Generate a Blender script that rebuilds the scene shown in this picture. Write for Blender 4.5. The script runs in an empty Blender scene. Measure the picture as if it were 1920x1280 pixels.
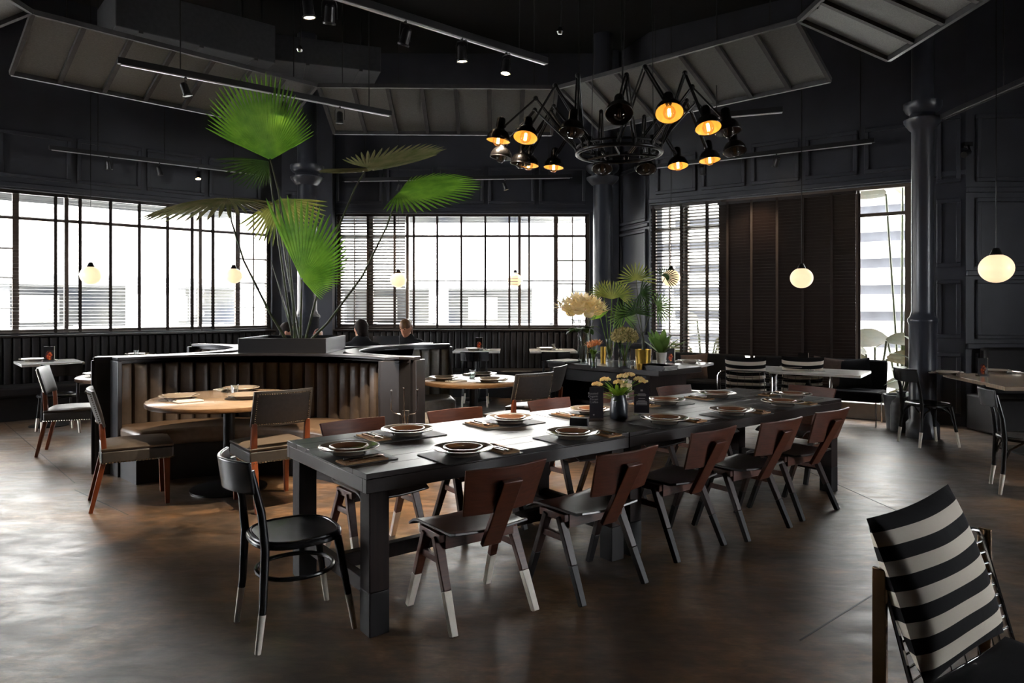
import bpy, bmesh, math, random
from math import sin, cos, pi, radians as R, atan2, hypot, sqrt
from mathutils import Vector, Matrix
random.seed(7)
scene = bpy.context.scene
COL = scene.collection

# ------------------------------------------------------------------ camera, world, sun, exposure
EYE, F, HOR = 1.5, 1313.0, 575.0
cam_d = bpy.data.cameras.new('camera'); cam = bpy.data.objects.new('camera', cam_d); COL.objects.link(cam)
cam.location = (0, 0, EYE); cam.rotation_euler = (R(90), 0, 0)
cam_d.sensor_width = 36; cam_d.lens = F / 1920 * 36; cam_d.shift_y = -(640 - HOR) / 1920; cam_d.clip_start = 0.05
scene.camera = cam
w = bpy.data.worlds.new('sky'); scene.world = w; w.use_nodes = True
bg = w.node_tree.nodes['Background']; bg.inputs['Color'].default_value = (0.93, 0.96, 1.0, 1); bg.inputs['Strength'].default_value = 9.0
sun_d = bpy.data.lights.new('sun', 'SUN'); sun_d.energy = 20.0; sun_d.angle = R(2); sun_d.color = (1, 0.96, 0.9)
sun = bpy.data.objects.new('sun', sun_d); COL.objects.link(sun); sun.rotation_euler = (R(50), 0, R(6)); sun.location = (0, -20, 30)
vs = scene.view_settings
scene.display_settings.display_device = 'sRGB'
vs.view_transform = 'Standard'; vs.look = 'None'; vs.gamma = 1.0; vs.exposure = 1.7; vs.use_curve_mapping = False
cy = scene.cycles
cy.use_denoising = True; cy.max_bounces = 7; cy.diffuse_bounces = 4; cy.glossy_bounces = 4; cy.transmission_bounces = 6
cy.transparent_max_bounces = 14; cy.caustics_reflective = False; cy.caustics_refractive = False
cy.sample_clamp_indirect = 6.0; cy.blur_glossy = 0.5

def at(px, py, z):
    y = F * (EYE - z) / (py - HOR)
    return Vector(((px - 960) * y / F, y, z))
def atd(px, py, y):
    return Vector(((px - 960) * y / F, y, EYE - (py - HOR) * y / F))

# ------------------------------------------------------------------ materials
def lin(c):
    return tuple(((v / 255) / 12.92 if v / 255 <= 0.04045 else ((v / 255 + 0.055) / 1.055) ** 2.4) for v in c)
def mat(name, rgb, rough=0.5, metal=0.0, spec=0.5, var=0.0, scale=20, stretch=(1, 1, 1), bump=0.0, rgb2=None, emit=0, ecol=None, coat=0.0, trans=0.0, sheen=0.0, detail=4, rvar=0.0, obj=True):
    m = bpy.data.materials.new(name); m.use_nodes = True
    nt = m.node_tree; b = nt.nodes['Principled BSDF']; L = nt.links.new
    c = lin(rgb); b.inputs['Base Color'].default_value = (*c, 1)
    b.inputs['Roughness'].default_value = rough; b.inputs['Metallic'].default_value = metal
    b.inputs['Specular IOR Level'].default_value = spec; b.inputs['Coat Weight'].default_value = coat
    b.inputs['Transmission Weight'].default_value = trans; b.inputs['Sheen Weight'].default_value = sheen
    if emit:
        b.inputs['Emission Color'].default_value = (*lin(ecol or rgb), 1); b.inputs['Emission Strength'].default_value = emit
    if var or bump or rgb2 or rvar:
        tc = nt.nodes.new('ShaderNodeTexCoord'); mp = nt.nodes.new('ShaderNodeMapping'); mp.inputs['Scale'].default_value = stretch
        L(tc.outputs['Object'], mp.inputs['Vector'])
        n = nt.nodes.new('ShaderNodeTexNoise'); n.inputs['Scale'].default_value = scale; n.inputs['Detail'].default_value = detail
        L(mp.outputs['Vector'], n.inputs['Vector'])
        if var or rgb2:
            cr = nt.nodes.new('ShaderNodeValToRGB')
            a = c; d = lin(rgb2) if rgb2 else tuple(v * (1 - var) for v in c)
            if not rgb2: a = tuple(min(1, v * (1 + var)) for v in c)
            cr.color_ramp.elements[0].color = (*d, 1); cr.color_ramp.elements[1].color = (*a, 1)
            cr.color_ramp.elements[0].position = 0.35; cr.color_ramp.elements[1].position = 0.65
            L(n.outputs['Fac'], cr.inputs['Fac']); L(cr.outputs['Color'], b.inputs['Base Color'])
        if bump:
            bp = nt.nodes.new('ShaderNodeBump'); bp.inputs['Strength'].default_value = bump; bp.inputs['Distance'].default_value = 0.01
            L(n.outputs['Fac'], bp.inputs['Height']); L(bp.outputs['Normal'], b.inputs['Normal'])
        if rvar:
            mr = nt.nodes.new('ShaderNodeMapRange'); mr.inputs['To Min'].default_value = max(0, rough - rvar); mr.inputs['To Max'].default_value = rough + rvar
            L(n.outputs['Fac'], mr.inputs['Value']); L(mr.outputs['Result'], b.inputs['Roughness'])
    return m
def mat_floor():
    m = bpy.data.materials.new('polished_concrete'); m.use_nodes = True
    nt = m.node_tree; b = nt.nodes['Principled BSDF']; L = nt.links.new; N = nt.nodes.new
    tc = N('ShaderNodeTexCoord')
    def noise(scale, detail, stretch=(1, 1, 1), rot=0, rough=0.55, dist=0.0):
        mp = N('ShaderNodeMapping'); mp.inputs['Scale'].default_value = stretch; mp.inputs['Rotation'].default_value = (0, 0, rot)
        L(tc.outputs['Object'], mp.inputs['Vector']); n = N('ShaderNodeTexNoise')
        n.inputs['Scale'].default_value = scale; n.inputs['Detail'].default_value = detail; n.inputs['Roughness'].default_value = rough; n.inputs['Distortion'].default_value = dist
        L(mp.outputs['Vector'], n.inputs['Vector']); return n
    def ramp(n, stops):
        cr = N('ShaderNodeValToRGB'); e = cr.color_ramp.elements
        while len(e) < len(stops): e.new(0.5)
        for q, (p, c) in zip(e, stops): q.position = p; q.color = (*c, 1)
        L(n.outputs['Fac'], cr.inputs['Fac']); return cr
    big = ramp(noise(0.9, 8, (1, 1, 1), 0.3, 0.62, 0.6), [(0.36, lin((38, 31, 25))), (0.46, lin((72, 57, 43))), (0.55, lin((104, 78, 54))), (0.66, lin((142, 120, 96)))])
    fine = ramp(noise(7, 8, (1, 2.2, 1), 0.6, 0.7, 0.3), [(0.36, (0.5, 0.49, 0.48)), (0.64, (1.35, 1.35, 1.35))])
    mx = N('ShaderNodeMix'); mx.data_type = 'RGBA'; mx.blend_type = 'MULTIPLY'; mx.inputs['Factor'].default_value = 0.85
    L(big.outputs['Color'], mx.inputs['A']); L(fine.outputs['Color'], mx.inputs['B'])
    streak = ramp(noise(16, 6, (0.35, 1.6, 1), 0.5, 0.7, 1.2), [(0.34, (0.72, 0.72, 0.72)), (0.52, (1, 1, 1)), (0.70, (1.5, 1.46, 1.4))])
    m2 = N('ShaderNodeMix'); m2.data_type = 'RGBA'; m2.blend_type = 'MULTIPLY'; m2.inputs['Factor'].default_value = 0.8
    L(mx.outputs['Result'], m2.inputs['A']); L(streak.outputs['Color'], m2.inputs['B']); L(m2.outputs['Result'], b.inputs['Base Color'])
    rr = N('ShaderNodeMapRange'); rr.inputs['From Min'].default_value = 0.38; rr.inputs['From Max'].default_value = 0.62
    rr.inputs['To Min'].default_value = 0.30; rr.inputs['To Max'].default_value = 0.45
    L(noise(5.0, 9, (0.6, 1.5, 1), 0.4, 0.68, 0.9).outputs['Fac'], rr.inputs['Value']); L(rr.outputs['Result'], b.inputs['Roughness'])
    bp = N('ShaderNodeBump'); bp.inputs['Strength'].default_value = 0.17; bp.inputs['Distance'].default_value = 0.01
    L(noise(5, 9, (0.5, 1.7, 1), 0.55, 0.65, 0.8).outputs['Fac'], bp.inputs['Height']); L(bp.outputs['Normal'], b.inputs['Normal'])
    b.inputs['Specular IOR Level'].default_value = 0.95
    return m
def mat_glass(name, gloss=0.08, tint=(1, 1, 1), rough=0.0):
    m = bpy.data.materials.new(name); m.use_nodes = True; nt = m.node_tree; nt.nodes.clear(); L = nt.links.new
    o = nt.nodes.new('ShaderNodeOutputMaterial'); t = nt.nodes.new('ShaderNodeBsdfTransparent'); g = nt.nodes.new('ShaderNodeBsdfGlossy')
    t.inputs['Color'].default_value = (*tint, 1); g.inputs['Roughness'].default_value = rough
    lw = nt.nodes.new('ShaderNodeLayerWeight'); lw.inputs['Blend'].default_value = 0.25
    mr = nt.nodes.new('ShaderNodeMapRange'); mr.inputs['To Min'].default_value = gloss * 0.6; mr.inputs['To Max'].default_value = min(1, gloss * 5)
    mix = nt.nodes.new('ShaderNodeMixShader'); L(lw.outputs['Fresnel'], mr.inputs['Value']); L(mr.outputs['Result'], mix.inputs['Fac'])
    L(t.outputs[0], mix.inputs[1]); L(g.outputs[0], mix.inputs[2]); L(mix.outputs[0], o.inputs['Surface'])
    return m
def mat_leaf(name, rgb, rgb2, trans=0.5):
    m = mat(name, rgb, 0.45, rgb2=rgb2, scale=6, spec=0.4); nt = m.node_tree; b = nt.nodes['Principled BSDF']; o = nt.nodes['Material Output']
    t = nt.nodes.new('ShaderNodeBsdfTranslucent'); mix = nt.nodes.new('ShaderNodeMixShader'); mix.inputs['Fac'].default_value = trans
    hs = nt.nodes.new('ShaderNodeHueSaturation'); hs.inputs['Value'].default_value = 1.35; hs.inputs['Saturation'].default_value = 0.95
    src = b.inputs['Base Color'].links[0].from_socket
    nt.links.new(src, hs.inputs['Color']); nt.links.new(hs.outputs['Color'], t.inputs['Color'])
    nt.links.new(b.outputs[0], mix.inputs[1]); nt.links.new(t.outputs[0], mix.inputs[2]); nt.links.new(mix.outputs[0], o.inputs['Surface'])
    return m
def mat_stripes(name, n, c1, c2, axis=2):
    # bands along the generated axis of a cushion (0..1)
    m = bpy.data.materials.new(name); m.use_nodes = True; nt = m.node_tree; b = nt.nodes['Principled BSDF']; L = nt.links.new
    tc = nt.nodes.new('ShaderNodeTexCoord'); sx = nt.nodes.new('ShaderNodeSeparateXYZ'); L(tc.outputs['UV'], sx.inputs[0])
    mu = nt.nodes.new('ShaderNodeMath'); mu.operation = 'MULTIPLY'; mu.inputs[1].default_value = n / 2; L(sx.outputs[1], mu.inputs[0])
    fr = nt.nodes.new('ShaderNodeMath'); fr.operation = 'FRACT'; L(mu.outputs[0], fr.inputs[0])
    gt = nt.nodes.new('ShaderNodeMath'); gt.operation = 'GREATER_THAN'; gt.inputs[1].default_value = 0.5; L(fr.outputs[0], gt.inputs[0])
    mx = nt.nodes.new('ShaderNodeMix'); mx.data_type = 'RGBA'; L(gt.outputs[0], mx.inputs['Factor'])
    mx.inputs['A'].default_value = (*lin(c1), 1); mx.inputs['B'].default_value = (*lin(c2), 1); L(mx.outputs['Result'], b.inputs['Base Color'])
    n2 = nt.nodes.new('ShaderNodeTexNoise'); n2.inputs['Scale'].default_value = 9; n2.inputs['Detail'].default_value = 3
    bp = nt.nodes.new('ShaderNodeBump'); bp.inputs['Strength'].default_value = 0.35; bp.inputs['Distance'].default_value = 0.02
    L(tc.outputs['Object'], n2.inputs['Vector']); L(n2.outputs['Fac'], bp.inputs['Height']); L(bp.outputs['Normal'], b.inputs['Normal'])
    b.inputs['Roughness'].default_value = 0.9; b.inputs['Specular IOR Level'].default_value = 0.15
    return m
def mat_picture(name):
    m = bpy.data.materials.new(name); m.use_nodes = True; nt = m.node_tree; b = nt.nodes['Principled BSDF']; L = nt.links.new
    tc = nt.nodes.new('ShaderNodeTexCoord')
    v = nt.nodes.new('ShaderNodeTexVoronoi'); v.inputs['Scale'].default_value = 38; L(tc.outputs['Object'], v.inputs['Vector'])
    cr = nt.nodes.new('ShaderNodeValToRGB'); e = cr.color_ramp.elements
    e[0].color = (*lin((235, 140, 70)), 1); e[1].color = (*lin((22, 18, 18)), 1); e[0].position = 0.2; e[1].position = 0.8
    q = e.new(0.45); q.color = (*lin((160, 52, 26)), 1)
    L(v.outputs['Distance'], cr.inputs['Fac'])
    mp = nt.nodes.new('ShaderNodeMapping'); mp.inputs['Location'].default_value = (0, 0, -0.07 * 14); mp.inputs['Scale'].default_value = (22, 0.1, 14)
    L(tc.outputs['Object'], mp.inputs['Vector'])
    g = nt.nodes.new('ShaderNodeTexGradient'); g.gradient_type = 'SPHERICAL'; L(mp.outputs['Vector'], g.inputs['Vector'])
    mr = nt.nodes.new('ShaderNodeMapRange'); mr.inputs['From Min'].default_value = 0.1; mr.inputs['From Max'].default_value = 0.4; L(g.outputs['Fac'], mr.inputs['Value'])
    mx = nt.nodes.new('ShaderNodeMix'); mx.data_type = 'RGBA'; L(mr.outputs['Result'], mx.inputs['Factor'])
    mx.inputs['A'].default_value = (*lin((24, 21, 22)), 1); L(cr.outputs['Color'], mx.inputs['B']); L(mx.outputs['Result'], b.inputs['Base Color'])
    b.inputs['Roughness'].default_value = 0.25
    return m

M = {}
M['floor'] = mat_floor()
M['wall'] = mat('charcoal_paint', (56, 58, 66), 0.42, var=0.1, scale=3, spec=0.5)
M['wall_dark'] = mat('black_paint', (30, 31, 35), 0.6, var=0.1, scale=2)
M['ceil'] = mat('ceiling_black', (22, 22, 25), 0.85, var=0.15, scale=2)
M['column'] = mat('column_satin_paint', (52, 55, 64), 0.32, spec=0.6)
M['win'] = mat('window_frame_paint', (96, 84, 74), 0.5)
M['glass'] = mat_glass('window_glass', 0.06)
M['clear'] = mat_glass('clear_glass', 0.16, (0.93, 0.95, 0.95))
M['bulbglass'] = mat_glass('bulb_glass', 0.09, (0.9, 0.86, 0.8))
M['water'] = mat_glass('water', 0.14, (0.82, 0.88, 0.84))
M['slat'] = mat('dark_timber_slat', (33, 23, 19), 0.36, var=0.2, scale=12, stretch=(1, 8, 8), spec=0.5)
M['tape'] = mat('ladder_tape', (40, 30, 25), 0.9, var=0.1)
M['wood'] = mat('dark_walnut', (31, 21, 17), 0.33, var=0.22, scale=4, stretch=(0.7, 9, 9), spec=0.5, rvar=0.03)
M['wood_leg'] = mat('dark_walnut_leg', (33, 21, 17), 0.55, var=0.25, scale=6, stretch=(9, 9, 0.7), spec=0.22)
M['black_dip'] = mat('black_dipped_paint', (20, 18, 18), 0.5, var=0.08, spec=0.3)
M['ply'] = mat('reddish_plywood', (86, 48, 34), 0.36, var=0.2, scale=7, stretch=(1, 9, 9), spec=0.5)
M['ply_leg'] = mat('dark_plywood_leg', (44, 28, 23), 0.42, var=0.15, spec=0.35, scale=7)
M['ply_dark'] = mat('plywood_seat_dark', (40, 30, 28), 0.3, var=0.15, scale=8)
M['bistro'] = mat('black_satin_bentwood', (24, 24, 26), 0.26, spec=0.6, var=0.1, scale=9)
M['white_dip'] = mat('white_dipped_paint', (242, 234, 220), 0.55, var=0.04)
M['leather'] = mat('taupe_leather', (84, 75, 66), 0.38, var=0.1, scale=30, bump=0.08, spec=0.5)
M['leather_back'] = mat('grey_leather', (66, 63, 60), 0.42, var=0.1, scale=40, bump=0.08)
M['booth'] = mat('brown_booth_leather', (80, 70, 62), 0.44, var=0.1, scale=25, bump=0.06, spec=0.4)
M['booth_lit'] = mat('lit_booth_leather', (132, 128, 122), 0.4, var=0.1, scale=25, bump=0.06, spec=0.5)  # booth leather lightened: the window light on it is put into the colour
M['booth_seat'] = mat('tan_booth_seat_leather', (98, 80, 64), 0.36, var=0.12, scale=20, bump=0.06, spec=0.5)
M['booth_dark'] = mat('black_booth_leather', (34, 31, 31), 0.5, var=0.1, scale=25, bump=0.05, spec=0.35)
M['panel'] = mat('booth_panel_lacquer', (38, 37, 40), 0.3, spec=0.55, var=0.06)
M['panel_dark'] = mat('booth_black_panel', (26, 26, 29), 0.4, var=0.1)
M['chairwood'] = mat('chestnut_chair_wood', (120, 62, 34), 0.4, var=0.25, scale=8, stretch=(7, 7, 0.8))
M['nail'] = mat('brass_nailhead', (190, 180, 165), 0.25, metal=1.0, var=0.05)
M['chrome'] = mat('chrome', (200, 200, 200), 0.14, metal=1.0, var=0.03)
M['bronze'] = mat('bronze_bar', (120, 96, 74), 0.25, metal=1.0, var=0.08)
M['steel'] = mat('cutlery_steel', (190, 184, 176), 0.16, metal=1.0, var=0.04)
M['copper'] = mat('copper_cutlery', (180, 140, 110), 0.2, metal=1.0, var=0.04)
M['marble'] = mat('white_marble_top', (218, 215, 210), 0.15, var=0.08, scale=5, detail=8, spec=0.6)
M['oak'] = mat('pale_oak_table_top', (152, 132, 112), 0.22, var=0.14, scale=6, stretch=(1, 8, 1), spec=0.55)
M['oak_edge'] = mat('oak_table_edge', (128, 96, 66), 0.4, var=0.2, scale=18, stretch=(1, 1, 3))
M['iron'] = mat('black_iron', (10, 10, 11), 0.38, spec=0.35, var=0.1)
M['mat'] = mat('charcoal_placemat', (44, 43, 42), 0.5, var=0.1, scale=60, bump=0.05)
M['mat_edge'] = M['mat']
M['plate'] = mat('grey_glazed_plate', (150, 138, 124), 0.1, spec=0.6, coat=0.5, var=0.06, scale=8)
M['bowl'] = mat('brown_glazed_bowl', (142, 98, 72), 0.12, spec=0.6, coat=0.5, var=0.15, scale=6)
M['rim'] = mat('pale_plate_rim', (190, 180, 166), 0.12, coat=0.5, var=0.05)
M['napkin'] = mat('tan_napkin', (176, 138, 100), 0.95, var=0.12, scale=40, bump=0.1)
M['napkin_w'] = mat('white_napkin', (222, 218, 210), 0.95, var=0.04, scale=30)
M['globe'] = mat('opal_globe', (255, 226, 170), 0.35, emit=0.30, ecol=(255, 226, 184), var=0.02)
M['shade'] = mat('black_enamel_shade', (20, 18, 18), 0.26, spec=0.6, var=0.05)
M['shade_in'] = mat('lit_shade_inside', (216, 190, 140), 0.5, var=0.03)  # lining of lit lamps, the bulb's warm light put into the colour
M['shade_off'] = mat('unlit_shade_inside', (74, 66, 60), 0.45, var=0.03)  # same lining on unlit lamps, darkened in colour for lack of light
M['filament'] = mat('glowing_filament', (255, 190, 90), 0.5, emit=14, ecol=(255, 196, 104))
M['filament_off'] = mat('cold_filament', (120, 90, 60), 0.5, metal=0.5, var=0.03)
M['spotglow'] = mat('lit_spot_lens', (255, 240, 215), 0.4, emit=9, ecol=(255, 232, 196))
M['spotoff'] = mat('unlit_spot_lens', (120, 120, 124), 0.2, var=0.03)
M['track'] = mat('track_black', (34, 34, 37), 0.35, spec=0.5, var=0.05)
M['track_lit'] = mat('track_lip_highlight', (232, 232, 236), 0.3, metal=0.4, var=0.05)  # near-white: the bright reflection along the lip is put into the colour
M['frame_steel'] = mat('grey_steel_frame', (78, 78, 80), 0.45, metal=0.4, var=0.1)
M['mesh'] = mat('perforated_metal_sheet', (122, 124, 124), 0.4, metal=0.6, var=0.18, scale=60, stretch=(1, 1, 14), bump=0.1)
M['duct'] = mat('dark_duct_metal', (74, 76, 80), 0.5, metal=0.3, var=0.1)
M['palm'] = mat_leaf('palm_green', (78, 126, 28), (112, 158, 42), 0.5)
M['palm_dark'] = mat_leaf('palm_dark_green', (40, 66, 26), (64, 90, 34), 0.35)
M['palm_shaded'] = mat_leaf('palm_shaded_underside', (128, 122, 88), (92, 98, 58), 0.45)  # palm leaf greyed, shade on the frond underside put into the colour
M['stem'] = mat('palm_stem', (48, 44, 34), 0.5, var=0.3, scale=15, rgb2=(66, 78, 40))
M['fern'] = mat_leaf('broad_fern_green', (84, 114, 50), (106, 136, 66), 0.42)
M['fan'] = mat_leaf('olive_fan_green', (150, 150, 70), (96, 112, 50), 0.45)
M['fol'] = mat_leaf('bright_foliage', (136, 168, 44), (84, 124, 30), 0.45)
M['cream'] = mat_leaf('cream_petals', (254, 244, 214), (248, 226, 168), 0.5)
M['orange'] = mat_leaf('orange_petals', (240, 188, 130), (226, 158, 98), 0.45)
M['dried'] = mat_leaf('dried_flower_heads', (206, 192, 138), (160, 152, 96), 0.45)
M['gold'] = mat('brushed_gold', (196, 158, 72), 0.3, metal=0.9, var=0.1)
M['whitepot'] = mat('white_ceramic', (222, 218, 212), 0.35, var=0.03)
M['vase'] = mat('black_ceramic_vase', (40, 44, 50), 0.3, var=0.1)
M['soil'] = mat('potting_soil', (34, 26, 20), 1.0, var=0.4, scale=40, bump=0.6)
M['book'] = mat('black_menu_cover', (32, 31, 34), 0.45, var=0.1)
M['paper'] = mat('white_paper', (226, 222, 214), 0.8, var=0.03)
M['card'] = mat('dark_printed_card', (46, 42, 47), 0.35, var=0.08)
M['ink'] = mat('pale_print', (190, 184, 180), 0.6, var=0.02)
M['acrylic'] = mat_glass('acrylic_stand', 0.12, (0.94, 0.94, 0.95))
M['picture'] = mat_picture('food_picture_print')
M['stripe'] = mat_stripes('striped_cotton', 11, (26, 25, 26), (232, 222, 206))
M['blackcloth'] = mat('black_upholstery', (20, 20, 22), 0.9, var=0.12, scale=30, spec=0.15)
M['browncloth'] = mat('brown_pillow_cloth', (66, 50, 42), 0.9, var=0.15, scale=20)
M['skin'] = mat('skin', (196, 138, 110), 0.5, var=0.06, scale=10)
M['hair'] = mat('dark_hair', (36, 26, 22), 0.7, var=0.3, scale=30, stretch=(1, 1, 0.2), spec=0.2)
M['hair_b'] = mat('brown_hair', (112, 74, 48), 0.5, var=0.3, scale=40, stretch=(1, 1, 0.2))
M['cloth'] = mat('black_cloth', (22, 22, 26), 0.9, var=0.15, scale=20)
M['aluminium'] = mat('aluminium_laptop', (118, 118, 122), 0.35, metal=0.7, var=0.04)
M['concrete'] = mat('white_painted_concrete', (222, 222, 220), 0.9, var=0.05, scale=1)
M['concrete_g'] = mat('grey_concrete', (112, 114, 116), 0.9, var=0.15, scale=1.5)
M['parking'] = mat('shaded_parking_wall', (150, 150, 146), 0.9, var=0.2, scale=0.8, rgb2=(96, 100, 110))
M['pave'] = mat('outside_pavement', (170, 168, 162), 0.9, var=0.1, scale=2)
M['opening'] = mat('dark_opening_shade', (52, 54, 60), 0.8, var=0.2, scale=3)  # dark tone carries the shade inside deep openings
M['rail'] = mat('white_rail_paint', (236, 238, 240), 0.6, var=0.02)
M['jungle'] = mat_leaf('outdoor_leaf', (58, 50, 24), (40, 42, 16), 0.12)
M['ledge'] = mat('pale_stone_kerb', (176, 172, 164), 0.7, var=0.08, scale=6)
M['milkcan'] = mat('dull_zinc', (96, 98, 102), 0.45, metal=0.5, var=0.15)

# ------------------------------------------------------------------ mesh builder
class MB:
    def __init__(s): s.v = []; s.f = []; s.mi = []; s.uv = None
    def add(s, vs, fs, m=0):
        o = len(s.v); s.v += [tuple(p) for p in vs]; s.f += [tuple(i + o for i in f) for f in fs]; s.mi += [m] * len(fs); return s
    def box(s, c, d, rz=0, m=0):
        x, y, z = d[0] / 2, d[1] / 2, d[2] / 2; ca, sa = cos(rz), sin(rz); vs = []
        for k in (-z, z):
            for i, j in ((-x, -y), (x, -y), (x, y), (-x, y)): vs.append((c[0] + i * ca - j * sa, c[1] + i * sa + j * ca, c[2] + k))
        return s.add(vs, [(3, 2, 1, 0), (4, 5, 6, 7), (0, 1, 5, 4), (1, 2, 6, 5), (2, 3, 7, 6), (3, 0, 4, 7)], m)
    def beam(s, p0, p1, w, h, w1=None, h1=None, up=(0, 0, 1), m=0):
        p0, p1 = Vector(p0), Vector(p1); d = (p1 - p0).normalized(); u = Vector(up)
        if abs(d.dot(u)) > 0.97: u = Vector((0, 1, 0))
        sx = d.cross(u).normalized(); sy = sx.cross(d).normalized(); w1 = w if w1 is None else w1; h1 = h if h1 is None else h1; vs = []
        for p, a, b in ((p0, w, h), (p1, w1, h1)):
            for i, j in ((-1, -1), (1, -1), (1, 1), (-1, 1)): vs.append(p + sx * (i * a / 2) + sy * (j * b / 2))
        return s.add(vs, [(0, 1, 2, 3), (7, 6, 5, 4), (4, 5, 1, 0), (5, 6, 2, 1), (6, 7, 3, 2), (7, 4, 0, 3)], m)
    def tube(s, pts, r, seg=8, closed=False, m=0, flat=None):
        pts = [Vector(p) for p in pts]; n = len(pts); rs = r if isinstance(r, (list, tuple)) else [r] * n
        vs = []; prev = None
        for i, p in enumerate(pts):
            a = pts[(i - 1) % n] if (closed or i > 0) else p; b = pts[(i + 1) % n] if (closed or i < n - 1) else p
            d = (b - a).normalized() if (b - a).length > 1e-9 else Vector((0, 0, 1))
            if prev is None:
                u = Vector((0, 0, 1)) if abs(d.z) < 0.9 else Vector((1, 0, 0)); sx = d.cross(u).normalized()
            else:
                sx = (prev - d * prev.dot(d)).normalized()
            prev = sx; sy = d.cross(sx); fl = flat or 1.0
            for k in range(seg):
                t = 2 * pi * k / seg; vs.append(p + sx * (cos(t) * rs[i]) + sy * (sin(t) * rs[i] * fl))
        fs = []
        for i in range(n if closed else n - 1):
            j = (i + 1) % n
            for k in range(seg):
                l = (k + 1) % seg; fs.append((i * seg + k, i * seg + l, j * seg + l, j * seg + k))
        if not closed: fs.append(tuple(reversed(range(seg)))); fs.append(tuple((n - 1) * seg + k for k in range(seg)))
        return s.add(vs, fs, m)
    def lathe(s, prof, seg=24, c=(0, 0, 0), mtx=None, m=0, a0=0, a1=2 * pi):
        vs = []; n = len(prof); full = abs(a1 - a0 - 2 * pi) < 1e-6; cnt = seg if full else seg + 1
        for (r, z) in prof:
            for k in range(cnt):
                t = a0 + (a1 - a0) * k / seg; p = Vector((r * cos(t), r * sin(t), z))
                if mtx is not None: p = mtx @ p
                vs.append(p + Vector(c))
        fs = []
        for i in range(n - 1):
            for k in range(seg if full else cnt - 1):
                l = (k + 1) % cnt; fs.append((i * cnt + k, i * cnt + l, (i + 1) * cnt + l, (i + 1) * cnt + k))
        if full and prof[0][0] > 1e-5: fs.append(tuple(reversed(range(cnt))))
        if full and prof[-1][0] > 1e-5: fs.append(tuple((n - 1) * cnt + k for k in range(cnt)))
        return s.add(vs, fs, m)
    def shell(s, prof, seg=24, c=(0, 0, 0), mtx=None, m=0):
        # open profile turned about z without caps
        vs = []; n = len(prof)
        for (r, z) in prof:
            for k in range(seg):
                t = 2 * pi * k / seg; p = Vector((r * cos(t), r * sin(t), z))
                if mtx is not None: p = mtx @ p
                vs.append(p + Vector(c))
        fs = [(i * seg + k, i * seg + (k + 1) % seg, (i + 1) * seg + (k + 1) % seg, (i + 1) * seg + k) for i in range(n - 1) for k in range(seg)]
        return s.add(vs, fs, m)
    def ball(s, c, r, seg=12, rings=8, sc=(1, 1, 1), m=0, mtx=None):
        vs = [(0, 0, -1)]; fs = []
        for i in range(1, rings):
            a = -pi / 2 + pi * i / rings
            for k in range(seg): t = 2 * pi * k / seg; vs.append((cos(a) * cos(t), cos(a) * sin(t), sin(a)))
        vs.append((0, 0, 1)); n = len(vs)
        for k in range(seg): fs.append((0, 1 + (k + 1) % seg, 1 + k)); fs.append((n - 1, n - 1 - seg + k, n - 1 - seg + (k + 1) % seg))
        for i in range(rings - 2):
            for k in range(seg):
                a = 1 + i * seg + k; b = 1 + i * seg + (k + 1) % seg; fs.append((a, b, b + seg, a + seg))
        out = []
        for v in vs:
            p = Vector((v[0] * r * sc[0], v[1] * r * sc[1], v[2] * r * sc[2]))
            if mtx is not None: p = mtx @ p
            out.append(p + Vector(c))
        return s.add(out, fs, m)
    def prism(s, poly, z0, z1, m=0):
        n = len(poly); vs = [(p[0], p[1], z0) for p in poly] + [(p[0], p[1], z1) for p in poly]
        fs = [tuple(reversed(range(n))), tuple(range(n, 2 * n))] + [(i, (i + 1) % n, n + (i + 1) % n, n + i) for i in range(n)]
        return s.add(vs, fs, m)
    def grid(s, fn, nu, nv, m=0, thick=None):
        # fn(u,v) -> point ; optional thickness vector function
        P = [[Vector(fn(i / nu, j / nv)) for j in range(nv + 1)] for i in range(nu + 1)]
        if thick is None:
            vs = [p for row in P for p in row]; W = nv + 1
            return s.add(vs, [(i * W + j, (i + 1) * W + j, (i + 1) * W + j + 1, i * W + j + 1) for i in range(nu) for j in range(nv)], m)
        W = nv + 1; vs = []; 
        def nrm(i, j):
            a = P[min(i + 1, nu)][j] - P[max(i - 1, 0)][j]; b = P[i][min(j + 1, nv)] - P[i][max(j - 1, 0)]; c = a.cross(b)
            return c.normalized() if c.length > 1e-9 else Vector((0, 0, 1))
        for sg in (0.5, -0.5):
            for i in range(nu + 1):
                for j in range(nv + 1): vs.append(P[i][j] + nrm(i, j) * thick * sg)
        o = (nu + 1) * W; fs = []
        for i in range(nu):
            for j in range(nv):
                a, b, c, d = i * W + j, (i + 1) * W + j, (i + 1) * W + j + 1, i * W + j + 1
                fs.append((a, b, c, d)); fs.append((o + d, o + c, o + b, o + a))
        for i in range(nu):
            a, b = i * W, (i + 1) * W; fs.append((o + a, o + b, b, a)); a, b = i * W + nv, (i + 1) * W + nv; fs.append((a, b, o + b, o + a))
        for j in range(nv):
            a, b = j, j + 1; fs.append((a, b, o + b, o + a)); a, b = nu * W + j, nu * W + j + 1; fs.append((o + a, o + b, b, a))
        return s.add(vs, fs, m)
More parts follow.
